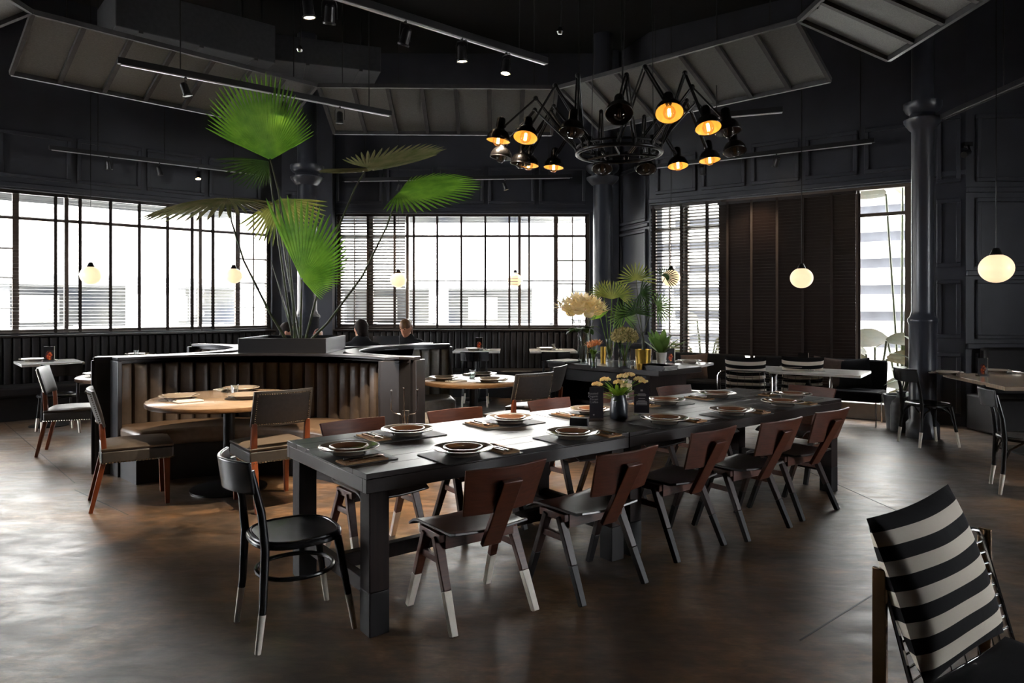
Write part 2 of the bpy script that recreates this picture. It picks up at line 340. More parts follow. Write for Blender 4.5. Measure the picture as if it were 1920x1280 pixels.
    def build(s, name, mats, parent=None, smooth=True, bevel=0.0, loc=None, ang=38, seg=2):
        me = bpy.data.meshes.new(name); me.from_pydata(s.v, [], s.f); me.update()
        if not isinstance(mats, (list, tuple)): mats = [mats]
        for q in mats: me.materials.append(q)
        if len(mats) > 1: me.polygons.foreach_set('material_index', s.mi)
        if smooth:
            me.polygons.foreach_set('use_smooth', [True] * len(me.polygons)); me.set_sharp_from_angle(angle=R(ang))
        o = bpy.data.objects.new(name, me); COL.objects.link(o)
        if parent is not None: o.parent = parent
        if loc is not None: o.location = loc
        if bevel > 0:
            md = o.modifiers.new('edge', 'BEVEL'); md.width = bevel; md.segments = seg; md.limit_method = 'ANGLE'; md.angle_limit = R(40); md.harden_normals = False
        return o

def tag(o, label=None, cat=None, group=None, kind=None):
    if label: o['label'] = label
    if cat: o['category'] = cat
    if group: o['group'] = group
    if kind: o['kind'] = kind
    return o
def thing(name, label, cat, loc=(0, 0, 0), rz=0.0, group=None):
    o = bpy.data.objects.new(name, None); COL.objects.link(o); o.location = loc; o.rotation_euler = (0, 0, rz); o.empty_display_size = 0.1
    return tag(o, label, cat, group)
def dup(o, label=None, loc=None, rz=None, parent=None):
    c = o.copy(); COL.objects.link(c)
    if parent is not None: c.parent = parent
    if label: c['label'] = label
    if loc is not None: c.location = loc
    if rz is not None: c.rotation_euler = (0, 0, rz)
    for ch in list(o.children): dup(ch, parent=c)
    return c
def share(o, parent, loc=(0, 0, 0), rot=(0, 0, 0), scale=None):
    # another part with the same mesh
    c = o.copy(); COL.objects.link(c); c.parent = parent; c.location = loc; c.rotation_euler = rot
    if scale is not None: c.scale = scale
    return c
def face(dx, dy): return atan2(dy, dx) - pi / 2
ORD = ['first', 'second', 'third', 'fourth', 'fifth', 'sixth', 'seventh', 'eighth', 'ninth', 'tenth', 'eleventh', 'twelfth', 'thirteenth', 'fourteenth', 'fifteenth', 'sixteenth']
# ------------------------------------------------------------------ room shell
HEAD, CEIL = 3.12, 5.9
P = [(-8.5, -4.0), (-8.5, 8.19), (-4.0, 12.16), (1.85, 12.16), (2.2, 11.22), (5.67, 8.75), (8.5, 8.75), (8.5, -4.0)]
fl = MB().prism(P, -0.15, 0.0).build('floor', M['floor'], smooth=False); tag(fl, kind='structure')
def joint(a, b):
    o = MB().beam((*a, 0.0), (*b, 0.0), 0.008, 0.003).build('floor_joint', M['panel_dark'], fl, smooth=False)
joint(at(1480, 868, 0)[:2], at(1715, 972, 0)[:2]); joint(at(1500, 1200, 0)[:2], at(1660, 1100, 0)[:2]); joint(at(0, 785, 0)[:2], at(140, 905, 0)[:2]); joint(at(140, 918, 0)[:2], at(240, 965, 0)[:2])
ce = MB().prism(P, CEIL, CEIL + 0.15).build('ceiling', M['ceil'], smooth=False); tag(ce, kind='structure')
TH = 0.24
def wall(name, a, b, opening=None, head=HEAD, sill=1.12):
    a, b = Vector(a), Vector(b); d = b - a; L = d.length; rz = atan2(d.y, d.x)
    m = MB()
    if opening is None: m.box((L / 2, TH / 2, CEIL / 2), (L, TH, CEIL))
    else:
        t0, t1 = opening
        if t0 > 0.001: m.box((t0 / 2, TH / 2, CEIL / 2), (t0, TH, CEIL))
        m.box(((t1 + L) / 2, TH / 2, CEIL / 2), (L - t1, TH, CEIL))
        m.box(((t0 + t1) / 2, TH / 2, (CEIL + head) / 2), (t1 - t0, TH, CEIL - head))
        m.box(((t0 + t1) / 2, TH / 2, sill / 2), (t1 - t0, TH, sill))
    o = m.build(name, M['wall'], smooth=False); o.location = (a.x, a.y, 0); o.rotation_euler = (0, 0, rz); tag(o, kind='structure')
    return o, L
def moulding(w, x0, x1, z0, z1):
    # a recessed panel: raised bead round a proud field, on the inner face (y<0 is the room)
    m = MB(); t = 0.05; dp = 0.045
    for (c, d) in (((x0 + x1) / 2, z0 + t / 2), ((x0 + x1) / 2, z1 - t / 2)): m.box((c, -dp / 2, d), (x1 - x0, dp, t))
    for x in (x0 + t / 2, x1 - t / 2): m.box((x, -dp / 2, (z0 + z1) / 2), (t, dp, z1 - z0 - 2 * t))
    m.build('panel_moulding', M['wall'], w, bevel=0.008)
def rail(w, x0, x1, z, h=0.1):
    MB().box(((x0 + x1) / 2, -0.02, z), (x1 - x0, 0.04, h)).build('wall_rail', M['wall'], w, bevel=0.01)

LL = hypot(P[2][0] - P[1][0], P[2][1] - P[1][1]); WL = LL - 0.17 - 4.16
wall_left, LL = wall('wall_left', P[1], P[2], (WL, WL + 4.16))
wall_back, LB = wall('wall_back', P[2], P[3], (0.95, 0.95 + 4.40))
wall_pier, LP = wall('wall_pier', P[3], P[4])
wall_right, LR = wall('wall_right', P[4], P[5], (0.02, 3.90), sill=0.22)
wall_far_right, LF = wall('wall_far_right', P[5], P[6])
wall_side_right, l_ = wall('wall_side_right', P[6], P[7], (5.4, 8.0), sill=1.0); w_, l_ = wall('wall_behind', P[7], P[0])
wall_side_left, LS = wall('wall_side_left', P[0], P[1], (8.0, 11.6), sill=0.9)
# panelled faces
for k in range(5): moulding(wall_left, LL - 0.3 - 0.92 * (k + 1), LL - 0.38 - 0.92 * k, 3.28, 3.92)
for k in range(3): moulding(wall_left, LL - 0.3 - 0.92 * (k + 6), LL - 0.38 - 0.92 * (k + 5), 3.28, 3.92)
for k in range(5): moulding(wall_back, 0.95 + 0.88 * k, 0.95 + 0.88 * k + 0.8, 3.28, 3.92)
for k in range(5): moulding(wall_right, 0.12 + 0.75 * k, 0.12 + 0.75 * k + 0.66, 3.28, 3.88)
rail(wall_left, 0.1, LL, HEAD + 0.06, 0.07); rail(wall_back, 0.1, LB, HEAD + 0.06, 0.07); rail(wall_right, 0, LR, HEAD + 0.06, 0.07)
for z0, z1 in ((1.12, 1.8), (1.92, 2.58), (2.7, 3.5)): moulding(wall_back, 0.08, 0.9, z0, z1)
for z0, z1 in ((0.12, 0.9), (1.05, 1.85), (1.98, 2.75), (2.88, 3.8)): moulding(wall_pier, 0.1, LP - 0.06, z0, z1)
for z0, z1 in ((0.12, 0.92), (1.1, 1.84), (2.0, 2.86), (3.06, 3.9)):
    moulding(wall_far_right, 0.12, 0.86, z0, z1); moulding(wall_far_right, 0.98, 1.9, z0, z1); moulding(wall_far_right, 2.0, 2.8, z0, z1)
    moulding(wall_right, 3.95, LR - 0.05, z0, z1)
for z in (1.01, 1.92, 2.96):
    rail(wall_far_right, 0, LF, z, 0.07)
rail(wall_pier, 0, LP, 1.92, 0.06); rail(wall_pier, 0, LP, 2.82, 0.06)

# ------------------------------------------------------------------ windows with mullions and panes
def window(n, wobj, t0, t1, sill, head=HEAD, cut=False):
    sc = 1.0 if cut else (t1 - t0) / 4.15; CW = t1 - t0 if cut else 4.15
    fr = MB(); yb = 0.12
    cols = [0, .275, .55, 1.15, 3.0, 3.6, 3.875, CW] if not cut else [0, .275, .55, 1.15, 3.0, 3.6, CW]; wid = [.06, .022, .075, .05, .05, .075, .022, .06]
    root = MB()
    for d in ((t0 + 0.03, sill, head), (t1 - 0.03, sill, head)): root.box((d[0], yb, (d[1] + d[2]) / 2), (0.06, 0.1, d[2] - d[1]))
    root.box(((t0 + t1) / 2, yb, head - 0.02), (t1 - t0, 0.1, 0.04)); root.box(((t0 + t1) / 2, yb, sill + 0.03), (t1 - t0, 0.1, 0.06))
    o = root.build('window_%d' % n, M['win'], smooth=False, bevel=0.004); o.location = wobj.location; o.rotation_euler = wobj.rotation_euler; tag(o, kind='structure')
    tr = 2.74
    for c, wd in list(zip(cols, wid))[1:-1]:
        MB().box((t0 + c * sc, yb, (sill + head) / 2), (wd, 0.07 if wd > .03 else 0.03, head - sill)).build('mullion', M['win'], o, smooth=False)
    for a, b in ((0, .55), (.55, 1.15), (1.15, 3.0), (3.0, 3.6), (3.6, CW)):
        MB().box((t0 + (a + b) / 2 * sc, yb, tr), ((b - a) * sc, 0.055, 0.045)).build('transom', M['win'], o, smooth=False)
    bars = [z for z in (2.31, 1.9, 1.49, 1.05, 0.62) if z > sill + 0.15]
    for a, b in ((0, .55), (3.6, CW)):
        for z in bars: MB().box((t0 + (a + b) / 2 * sc, yb, z), ((b - a) * sc, 0.03, 0.024)).build('glazing_bar', M['win'], o, smooth=False)
    def pane(a, b, z0, z1): MB().box((t0 + (a + b) / 2 * sc, yb, (z0 + z1) / 2), ((b - a) * sc - 0.02, 0.006, z1 - z0 - 0.02)).build('glass_pane', M['glass'], o, smooth=False)
    for a, b in ((.55, 1.15), (1.15, 3.0), (3.0, 3.6)): pane(a, b, sill + 0.05, tr - 0.01); pane(a, b, tr + 0.01, head - 0.03)
    for a, b in (((0, .275), (.275, .55), (3.6, CW)) if cut else ((0, .275), (.275, .55), (3.6, 3.875), (3.875, 4.15))):
        zs = [head - 0.03, tr] + bars + [sill + 0.05]
        for z1, z0 in zip(zs[:-1], zs[1:]): pane(a, b, z0, z1)
    return o, sc
window(1, wall_left, WL, WL + 4.16, 1.12); window(2, wall_back, 0.95, 5.35, 1.12); window(3, wall_right, 0.02, 3.90, 0.22, cut=True)
window(4, wall_side_left, 8.0, 11.6, 0.9); window(5, wall_side_right, 5.4, 8.0, 1.0)
# reveals of the right window base: pale kerb
kb = MB().box((1.96, 0.0, 0.11), (3.88, 0.22, 0.22)).build('trim_1', M['ledge'], smooth=False, bevel=0.01); kb.location = (P[4][0], P[4][1], 0); kb.rotation_euler = wall_right.rotation_euler; tag(kb, kind='structure')
kb.location = kb.location + Vector((0, 0, 0))

# ------------------------------------------------------------------ venetian blinds
SLATS = {}
def blind(label, wobj, t0, t1, z0, z1, tilt, tapes, pitch=0.05, depth=0.05, y=-0.005, group='timber slat blinds at the windows', raised=False):
    r = thing('venetian_blind', label, 'blind', group=group); r.location = wobj.matrix_basis @ Vector((t0, y, 0)); r.rotation_euler = wobj.rotation_euler
    wdt = t1 - t0
    MB().box((wdt / 2, 0, z1 - 0.02), (wdt, 0.05, 0.04)).build('head_rail', M['slat'], r, smooth=False)
    ca, sa = cos(tilt), sin(tilt); h = depth / 2
    mb = MB(); th = 0.0032
    mb.add([(x, s * h * ca + q * -sa * th / 2, s * h * sa + q * ca * th / 2) for x in (0.01, wdt - 0.01) for s, q in ((-1, -1), (1, -1), (1, 1), (-1, 1))],
           [(3, 2, 1, 0), (4, 5, 6, 7), (0, 1, 5, 4), (1, 2, 6, 5), (2, 3, 7, 6), (3, 0, 4, 7)])
    n = int((z1 - 0.06 - z0) / pitch); first = None
    pp = 0.0075 if raised else pitch; n = 38 if raised else n
    for k in range(n):
        z = (z1 - 0.06 - k * pp)
        if first is None: first = mb.build('slat', M['slat'], r, smooth=False, loc=(0, 0, z))
        else: share(first, r, (0, 0, z))
    zb = (z1 - 0.07 - n * pp) if raised else z0
    MB().box((wdt / 2, 0, zb), (wdt, 0.05, 0.022)).build('bottom_rail', M['slat'], r, smooth=False)
    for t in tapes:
        MB().box((t, -0.028, (zb + z1) / 2), (0.034, 0.002, z1 - zb)).box((t, 0.028, (zb + z1) / 2), (0.034, 0.002, z1 - zb)).build('ladder_tape', M['tape'], r, smooth=False)
    return r
def tt(px, w):  # wall coordinate seen at image column px
    k = (px - 960) / F; a = wall_pts[w][0]; d = wall_pts[w][1]
    return (k * a.y - a.x) / (d.x - k * d.y)
wall_pts = {}
for q, i in ((wall_left, 1), (wall_back, 2), (wall_right, 4)):
    a, b = Vector(P[i]), Vector(P[i + 1]); wall_pts[q.name] = (a, (b - a).normalized())
def tapes(w, t0, pxs): return [tt(p, w) - t0 for p in pxs]
L0, B0, R0 = WL, 0.95, 0.02
sB = 4.40 / 4.15
blind('slat blind over the gridded panes at the far-left end of the banquette window', wall_left, L0, L0 + 1.14, 1.13, 3.1, 0.12, tapes('wall_left', L0, [104]) + [0.12])
blind('wide slat blind behind the two left globe lamps with six dark tapes', wall_left, L0 + 1.16, L0 + 2.98, 1.13, 3.1, 0.10, tapes('wall_left', L0 + 1.16, [150, 207, 261, 314, 360]))
blind('slat blind beside the dark column behind the palm fronds', wall_left, L0 + 3.0, L0 + 4.13, 1.13, 3.1, 0.12, tapes('wall_left', L0 + 3.0, [399, 503]))
blind('half-shut slat blind above the seated man, right of the column', wall_back, B0, B0 + 1.14 * sB, 1.13, 3.1, -0.5, tapes('wall_back', B0, [636, 690, 740]))
blind('wide slat blind in the middle of the back window between two globes', wall_back, B0 + 1.16 * sB, B0 + 2.98 * sB, 1.13, 3.1, 0.14, tapes('wall_back', B0 + 1.16 * sB, [776, 820, 865, 910, 955]))
blind('thin slat blind at the back window above the flower table', wall_back, B0 + 3.0 * sB, B0 + 4.13 * sB, 1.13, 3.1, 0.06, tapes('wall_back', B0 + 3.0 * sB, [992, 1099]))
blind('tilted slat blind behind the potted plants at the right-hand window', wall_right, R0, R0 + 1.14, 0.72, 3.1, -0.36, tapes('wall_right', R0, [1226, 1278, 1326]))
blind('fully closed dark brown slat blind behind the striped cushions', wall_right, R0 + 1.10, R0 + 3.0, 0.72, 3.07, -1.2, tapes('wall_right', R0 + 1.10, [1365, 1410, 1458, 1506, 1560]), pitch=0.046)
for px in (1612,):
    t = tt(px, 'wall_right'); o = thing('blind_cord', 'dark cord hanging down the clear pane beside the closed blind', 'cord'); o.location = wall_right.matrix_basis @ Vector((t, -0.03, 0)); o.rotation_euler = wall_right.rotation_euler
    MB().box((0, 0, 1.85), (0.03, 0.004, 2.35)).build('cord_tape', M['tape'], o, smooth=False)

# ------------------------------------------------------------------ outside
gd = MB().box((0, 18, -0.3), (70, 50, 0.2)).build('pavement_outside', M['pave'], smooth=False); tag(gd, kind='structure')
def building(a, b, label, back=3.0, roof=15.0):
    a, b = Vector(a), Vector(b); d = b - a; L = d.length; r = thing('parking_building', label, 'building', (a.x, a.y, 0), atan2(d.y, d.x))
    MB().box((L / 2, 0.15, (2.18 + 3.75) / 2), (L, 0.3, 3.75 - 2.18)).build('parapet', M['concrete'], r, smooth=False)
    MB().box((L / 2, 0.15, (4.12 + roof) / 2), (L, 0.3, roof - 4.12)).build('upper_facade', M['concrete'], r, smooth=False)
    MB().box((L / 2, back / 2, 2.1), (L, back, 0.22)).build('deck', M['concrete_g'], r, smooth=False)
    MB().box((L / 2, back / 2, 4.45), (L, back, 0.22)).build('deck', M['concrete_g'], r, smooth=False)
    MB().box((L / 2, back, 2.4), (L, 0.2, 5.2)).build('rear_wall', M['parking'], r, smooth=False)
    MB().box((L / 2, 0.15, 0.3), (L, 0.3, 1.0)).build('low_wall', M['concrete_g'], r, smooth=False)
    n = int(L / 3.1)
    for k in range(n + 1):
        MB().box((0.3 + k * 3.1, 0.35, 1.4), (0.5 if k % 2 else 1.1, 0.3, 1.5)).build('pier', M['concrete'] if k % 3 else M['concrete_g'], r, smooth=False)
        MB().box((1.4 + k * 3.1, back - 0.15, 1.45), (0.9, 0.06, 0.7)).build('bright_opening_panel', M['concrete'], r, smooth=False)  # opaque white panel, daylight in an opening put into its colour
    MB().box((L / 2, -0.9, 1.0), (L, 0.06, 0.16)).build('railing_bar', M['rail'], r, smooth=False)
    for k in range(int(L / 1.5)): MB().box((0.4 + 1.5 * k, -0.9, 0.6), (0.1, 0.06, 1.0)).build('railing_post', M['rail'], r, smooth=False)
    return r
nl = Vector((-0.662, 0.75)); nr = Vector((0.58, 0.814)); dl = Vector((0.75, 0.662)); dr = Vector((0.814, -0.58))
A = Vector((-5.5, 10.8)) + nl * 6.5
building(A - dl * 11, A + dl * 4.6, 'white parking building with grey lower openings outside the left window')
building((-5.4, 18.8), (2.35, 18.8), 'white parking building with square openings outside the back window')
C0 = Vector((3.9, 10.0)) + nr * 7.5
rb = thing('apartment_block', 'sunlit white block with balcony bands outside the clear right panes', 'building', (*(C0 - dr * 5.6), 0), atan2(dr.y, dr.x))
MB().box((8, 0.6, 6), (18, 0.3, 12)).build('wall_face', M['concrete'], rb, smooth=False)
for k in range(9):
    z = 0.4 + 0.62 * k
    MB().box((8, 0.25, z), (18, 0.5, 0.16)).build('balcony_band', M['concrete'], rb, smooth=False)
    for j in range(5): MB().box((1.5 + 3.6 * j + (k % 2) * 0.4, 0.42, z + 0.26), (2.4, 0.06, 0.22)).build('opening_shade_slab', M['opening'], rb, smooth=False)  # dark slab on the wall face, painted shade of an opening

def big_leaf(m, base, tip, wdt, droop=0.15, n=8, up=(0, 0, 1)):
    base, tip = Vector(base), Vector(tip); d = tip - base; L = d.length; d.normalize(); u = Vector(up); sx = d.cross(u)
    sx = sx.normalized() if sx.length > 1e-4 else Vector((1, 0, 0)); nn = sx.cross(d)
    vs = []; fs = []
    for i in range(n + 1):
        t = i / n; wv = wdt * (sin(pi * min(1, t * 0.92 + 0.06)) ** 0.7) / 2 * (1 if t < 0.98 else 0.1); c = base + d * (L * t) - Vector((0, 0, 1)) * (droop * L * t * t) + nn * 0.0
        vs += [c - sx * wv + nn * (0.12 * wv), c, c + sx * wv + nn * (0.12 * wv)]
    for i in range(n): fs += [(3 * i, 3 * i + 1, 3 * i + 4, 3 * i + 3), (3 * i + 1, 3 * i + 2, 3 * i + 5, 3 * i + 4)]
    return m.add(vs, fs)
def leaf_part(name, mat_, parent, *a, **k): return big_leaf(MB(), *a, **k).build(name, mat_, parent)
def outdoor_plant(p, label, hts, spread, wl, tilt=0.0):
    r = thing('broadleaf_plant', label, 'plant', (p[0], p[1], -0.2)); rnd = random.Random(hash(label) % 1000 if False else len(label) * 7)
    for i, h in enumerate(hts):
        a = i * 2.4 + rnd.random(); top = Vector((cos(a) * spread * 0.3, sin(a) * spread * 0.3, h))
        MB().tube([(0, 0, 0), top * 0.5 + Vector((0, 0, 0.05)), top], 0.018, 6).build('stem', M['stem'], r)
        leaf_part('leaf', M['jungle'], r, top, top + Vector((cos(a) * spread, sin(a) * spread, 0.25 * spread)), wl, droop=0.3, up=(-.55, -.75, .35))
    return r
def outw(px, off):  # a point outside the right window on the line of sight through image column px, off metres beyond the wall
    t = tt(px, 'wall_right'); a, d = wall_pts['wall_right']; q = a + d * t; n = Vector((q.x, q.y)).normalized(); return q + n * off
outdoor_plant(outw(1320, 1.3), 'low broad leaved plant outside behind the tilted blind', (0.7, 0.95, 1.1, 0.85, 1.25, 1.0, 1.45), 0.7, 0.26)
outdoor_plant(outw(1640, 1.0), 'leafy bush outside at the foot of the clear right pane', (0.55, 0.8, 0.95, 1.1, 0.7, 1.2, 1.0, 0.4), 0.55, 0.22)
outdoor_plant(outw(1690, 1.6), 'tall plant outside with big leaves at the top of the clear right pane', (3.2, 3.4, 3.0, 3.55, 1.2, 3.25), 0.8, 0.3)
outdoor_plant(outw(1560, 1.2), 'young plant outside beside the closed blind', (0.8, 0.5, 0.9, 0.65), 0.5, 0.2)

# ------------------------------------------------------------------ columns
def column(name_pos, rad, top, rot=0):
    x, y = name_pos
    prof = [(rad * 1.5, 0), (rad * 1.5, 0.16), (rad * 1.22, 0.2), (rad * 1.22, 1.30), (rad * 1.34, 1.33), (rad * 1.34, 1.36), (rad * 1.12, 1.39), (rad, 1.45), (rad, top - 0.32), (rad * 1.2, top - 0.30), (rad * 1.66, top - 0.22), (rad * 1.7, top - 0.19), (rad * 1.2, top - 0.17), (rad * 1.15, top - 0.13), (rad * 1.5, top - 0.10), (rad * 1.72, top - 0.05), (rad * 1.72, top), (rad * 1.0, top), (rad * 1.0, CEIL)]
    o = MB().lathe(prof, 32).build('column', M['column'], ang=50); o.location = (x, y, 0); tag(o, kind='structure'); return o
column((4.72, 8.05), 0.115, 3.84); column((1.47, 11.35), 0.155, 3.78); column((-3.32, 11.35), 0.155, 3.78)
tr = MB().box((0.15, 0, CEIL / 2), (0.36, 0.14, CEIL)).build('trim_2', M['wall'], smooth=False); tr.location = (1.5, 12.06, 0); tag(tr, kind='structure')
tr = MB().box((0, 0, CEIL / 2), (0.30, 0.16, CEIL)).build('trim_3', M['wall'], smooth=False); tr.location = (-3.22, 12.05, 0); tag(tr, kind='structure')

# ------------------------------------------------------------------ tufted banquettes along the walls
def pad_mesh(w, h, d, n=8):
    m = MB(); W = n + 1; vs = []; lv = [(0, 0.86), (0.02, 1), (h - 0.05, 1), (h - 0.018, 0.82), (h - 0.004, 0.5), (h, 0.12)]
    for z, k in lv:
        for i in range(W):
            u = i / n * 2 - 1; vs.append((u * w / 2, -d * k * (1 - abs(u) ** 4.5) ** 0.7 - 0.003, z))
    fs = [(r * W + i, r * W + i + 1, (r + 1) * W + i + 1, (r + 1) * W + i) for r in range(len(lv) - 1) for i in range(n)]
    return m.add(vs, fs)
def wall_bench(label, wobj, t0, t1, z_top, group, pitch=0.105, seat_z=0.45, depth=0.52, seatm='booth_dark', backm='booth_dark', tufted=True):
    r = thing('banquette', label, 'bench', group=group); r.location = wobj.matrix_basis @ Vector((t0, 0, 0)); r.rotation_euler = wobj.rotation_euler; L = t1 - t0
    MB().box((L / 2, -0.3, 0.16), (L, 0.5, 0.32)).build('base', M['panel_dark'], r, smooth=False)
    MB().box((L / 2, -0.14 - depth / 2, (0.32 + seat_z) / 2), (L, depth, seat_z - 0.32)).build('seat', M[seatm], r, bevel=0.03, seg=3)
    MB().box((L / 2, -0.06, z_top / 2), (L, 0.1, z_top)).build('back_board', M['panel_dark'], r, smooth=False)
    MB().box((L / 2, -0.075, z_top + 0.015), (L, 0.15, 0.03)).build('cap_rail', M['slat'], r, smooth=False, bevel=0.006)
    n = int(L / pitch); p = L / n; first = None
    for k in range(n):
        if first is None: first = pad_mesh(p, z_top - seat_z, 0.035).build('backrest_channel', M[backm], r, loc=(p * (k + .5), -0.11, seat_z))
        else: share(first, r, (p * (k + .5), -0.11, seat_z))
    return r
wall_bench('long tufted black leather bench under the left window', wall_left, 1.0, LL - 0.15, 1.08, 'tufted benches along the window walls')
wall_bench('long tufted black leather bench under the back window', wall_back, 0.35, 5.25, 1.08, 'tufted benches along the window walls')
# ------------------------------------------------------------------ central island of curved booths
def arc_pts(c, r, a0, a1, n): return [(c[0] + r * cos(a0 + (a1 - a0) * i / n), c[1] + r * sin(a0 + (a1 - a0) * i / n)) for i in range(n + 1)]
def ring_slab(m, c, r0, r1, a0, a1, z0, z1, n=32):
    i_, o_ = arc_pts(c, r0, a0, a1, n), arc_pts(c, r1, a0, a1, n)
    vs = []; 
    for z in (z0, z1):
        vs += [(x, y, z) for x, y in i_]; vs += [(x, y, z) for x, y in o_]
    W = n + 1; fs = []
    for k in range(n):
        fs += [(W + k, W + k + 1, k + 1, k), (2 * W + k, 2 * W + k + 1, 3 * W + k + 1, 3 * W + k), (k, k + 1, 2 * W + k + 1, 2 * W + k), (3 * W + k, 3 * W + k + 1, W + k + 1, W + k)]
    fs += [(0, 2 * W, 3 * W, W), (n, W + n, 3 * W + n, 2 * W + n)]
    return m.add(vs, fs)
def booth(label, c, r, a0, a1, seatm, backm, z_top=1.02, sd=0.56, pitch=0.125):
    a0, a1 = R(a0), R(a1)
    root = thing('curved_booth', label, 'booth', (c[0], c[1], 0), 0, 'curved leather booths of the island')
    ring_slab(MB(), (0, 0), r + 0.02, r + 0.10, a0, a1, 0, z_top, 40).build('back_wall', M['panel'], root, ang=30)
    ring_slab(MB(), (0, 0), r - 0.03, r + 0.12, a0, a1, z_top, z_top + 0.03, 40).build('cap_rail', M['panel'], root, bevel=0.006)
    ring_slab(MB(), (0, 0), r - sd, r + 0.02, a0, a1, 0.31, 0.45, 40).build('seat', M[seatm], root, bevel=0.04, seg=3)
    ring_slab(MB(), (0, 0), r - sd + 0.08, r + 0.02, a0, a1, 0, 0.31, 40).build('plinth', M['panel_dark'], root, ang=30)
    n = max(4, int((a1 - a0) * r / pitch)); st = (a1 - a0) / n; w_ = 2 * r * math.tan(st / 2) * 1.0; first = None
    for k in range(n):
        t = a0 + st * (k + .5); L = ((r + 0.02) * cos(t), (r + 0.02) * sin(t), 0.44)
        if first is None: first = pad_mesh(w_, z_top - 0.47, 0.055).build('backrest_channel', M[backm], root, loc=L); first.rotation_euler = (0, 0, t - pi / 2)
        else: share(first, root, L, (0, 0, t - pi / 2))
    for t in (a0, a1):
        MB().box((0, 0, z_top / 2), (0.035, 0.2, z_top)).build('end_panel', M['panel'], root, bevel=0.005, loc=((r + 0.01) * cos(t), (r + 0.01) * sin(t), 0)).rotation_euler = (0, 0, t - pi / 2)
    return root
B1, B2, B3, B4 = (-2.31, 5.1), (-0.52, 7.42), (-4.1, 7.42), (-2.2, 9.05)
booth('curved taupe leather booth around the round oak table in front of the palm', B1, 1.65, 43, 137, 'booth_seat', 'booth')
booth('curved leather booth coloured window-lit grey, right of the palm, opening towards the flower table', B2, 1.1, 102, 253, 'booth_lit', 'booth_lit')
booth('curved booth on the left side of the island, only its tufted top showing', B3, 1.1, -73, 78, 'leather', 'leather')
booth('curved booth behind the palm planter where the man sits', B4, 1.12, 192, 348, 'booth_dark', 'booth_dark')
def A_(c, r, a, b, n=10): return arc_pts(c, r, R(a), R(b), n)
poly = A_(B1, 1.79, 136, 44) + A_(B2, 1.24, 252, 104, 14) + A_(B4, 1.26, 347, 193, 14) + A_(B3, 1.24, 76, -72, 14)
isl = thing('booth_island', 'black lacquered island counter between the booths carrying the palm box', 'counter', (0, 0, 0))
MB().prism(poly, 0.0, 1.0).build('core', M['panel_dark'], isl, smooth=False)
MB().prism(poly, 1.0, 1.03).build('counter_top', M['panel'], isl, smooth=False)
# bag hooks on the dark gap between two booth ends
hk = thing('bag_hook', 'chrome three-pronged bag hook on the gap between the two booth ends', 'hook', (-0.945, 6.21, 0))
MB().box((0, 0.02, 0.5), (0.06, 0.02, 0.16)).build('back_plate', M['panel_dark'], hk, bevel=0.003)
for x, top in ((-0.115, 0.765), (-0.005, 0.79), (0.115, 0.775)):
    s = -1 if x < -0.01 else (1 if x > 0.01 else 0); b = 0.02 * s
    pts = [(b, 0, 0.44), (b, -0.02, 0.53), (b + s * 0.02, -0.05, 0.555), (x - s * 0.025, -0.055, 0.565), (x, -0.06, 0.6), (x, -0.06, top)] if s else [(0, 0, 0.44), (0, -0.04, 0.5), (0, -0.06, 0.56), (x, -0.06, top)]
    pr = MB().tube(pts, 0.0045, 8).build('prong', M['chrome'], hk); MB().ball((x, -0.06, top), 0.009).build('ball_tip', M['chrome'], pr)
# palm planter
px0, px1, py0, py1 = -2.74, -1.86, 7.0, 7.82
pl = thing('planter_box', 'black square planter box standing on the island counter with the palm', 'planter', (0, 0, 1.03)); z0, z1 = 0.0, 0.155
for nm, c, d in (('front_board', ((px0 + px1) / 2, py0 + .015, z1 / 2), (px1 - px0, .03, z1)), ('rear_board', ((px0 + px1) / 2, py1 - .015, z1 / 2), (px1 - px0, .03, z1)), ('side_board', (px0 + .015, (py0 + py1) / 2, z1 / 2), (.03, py1 - py0 - .06, z1)), ('side_board', (px1 - .015, (py0 + py1) / 2, z1 / 2), (.03, py1 - py0 - .06, z1))):
    MB().box(c, d).build(nm, M['panel_dark'], pl, bevel=0.004)
MB().grid(lambda u, v: (px0 + .03 + u * (px1 - px0 - .06), py0 + .03 + v * (py1 - py0 - .06), 0.075 + 0.012 * sin(u * 19) * cos(v * 17)), 12, 12).build('soil', M['soil'], pl)

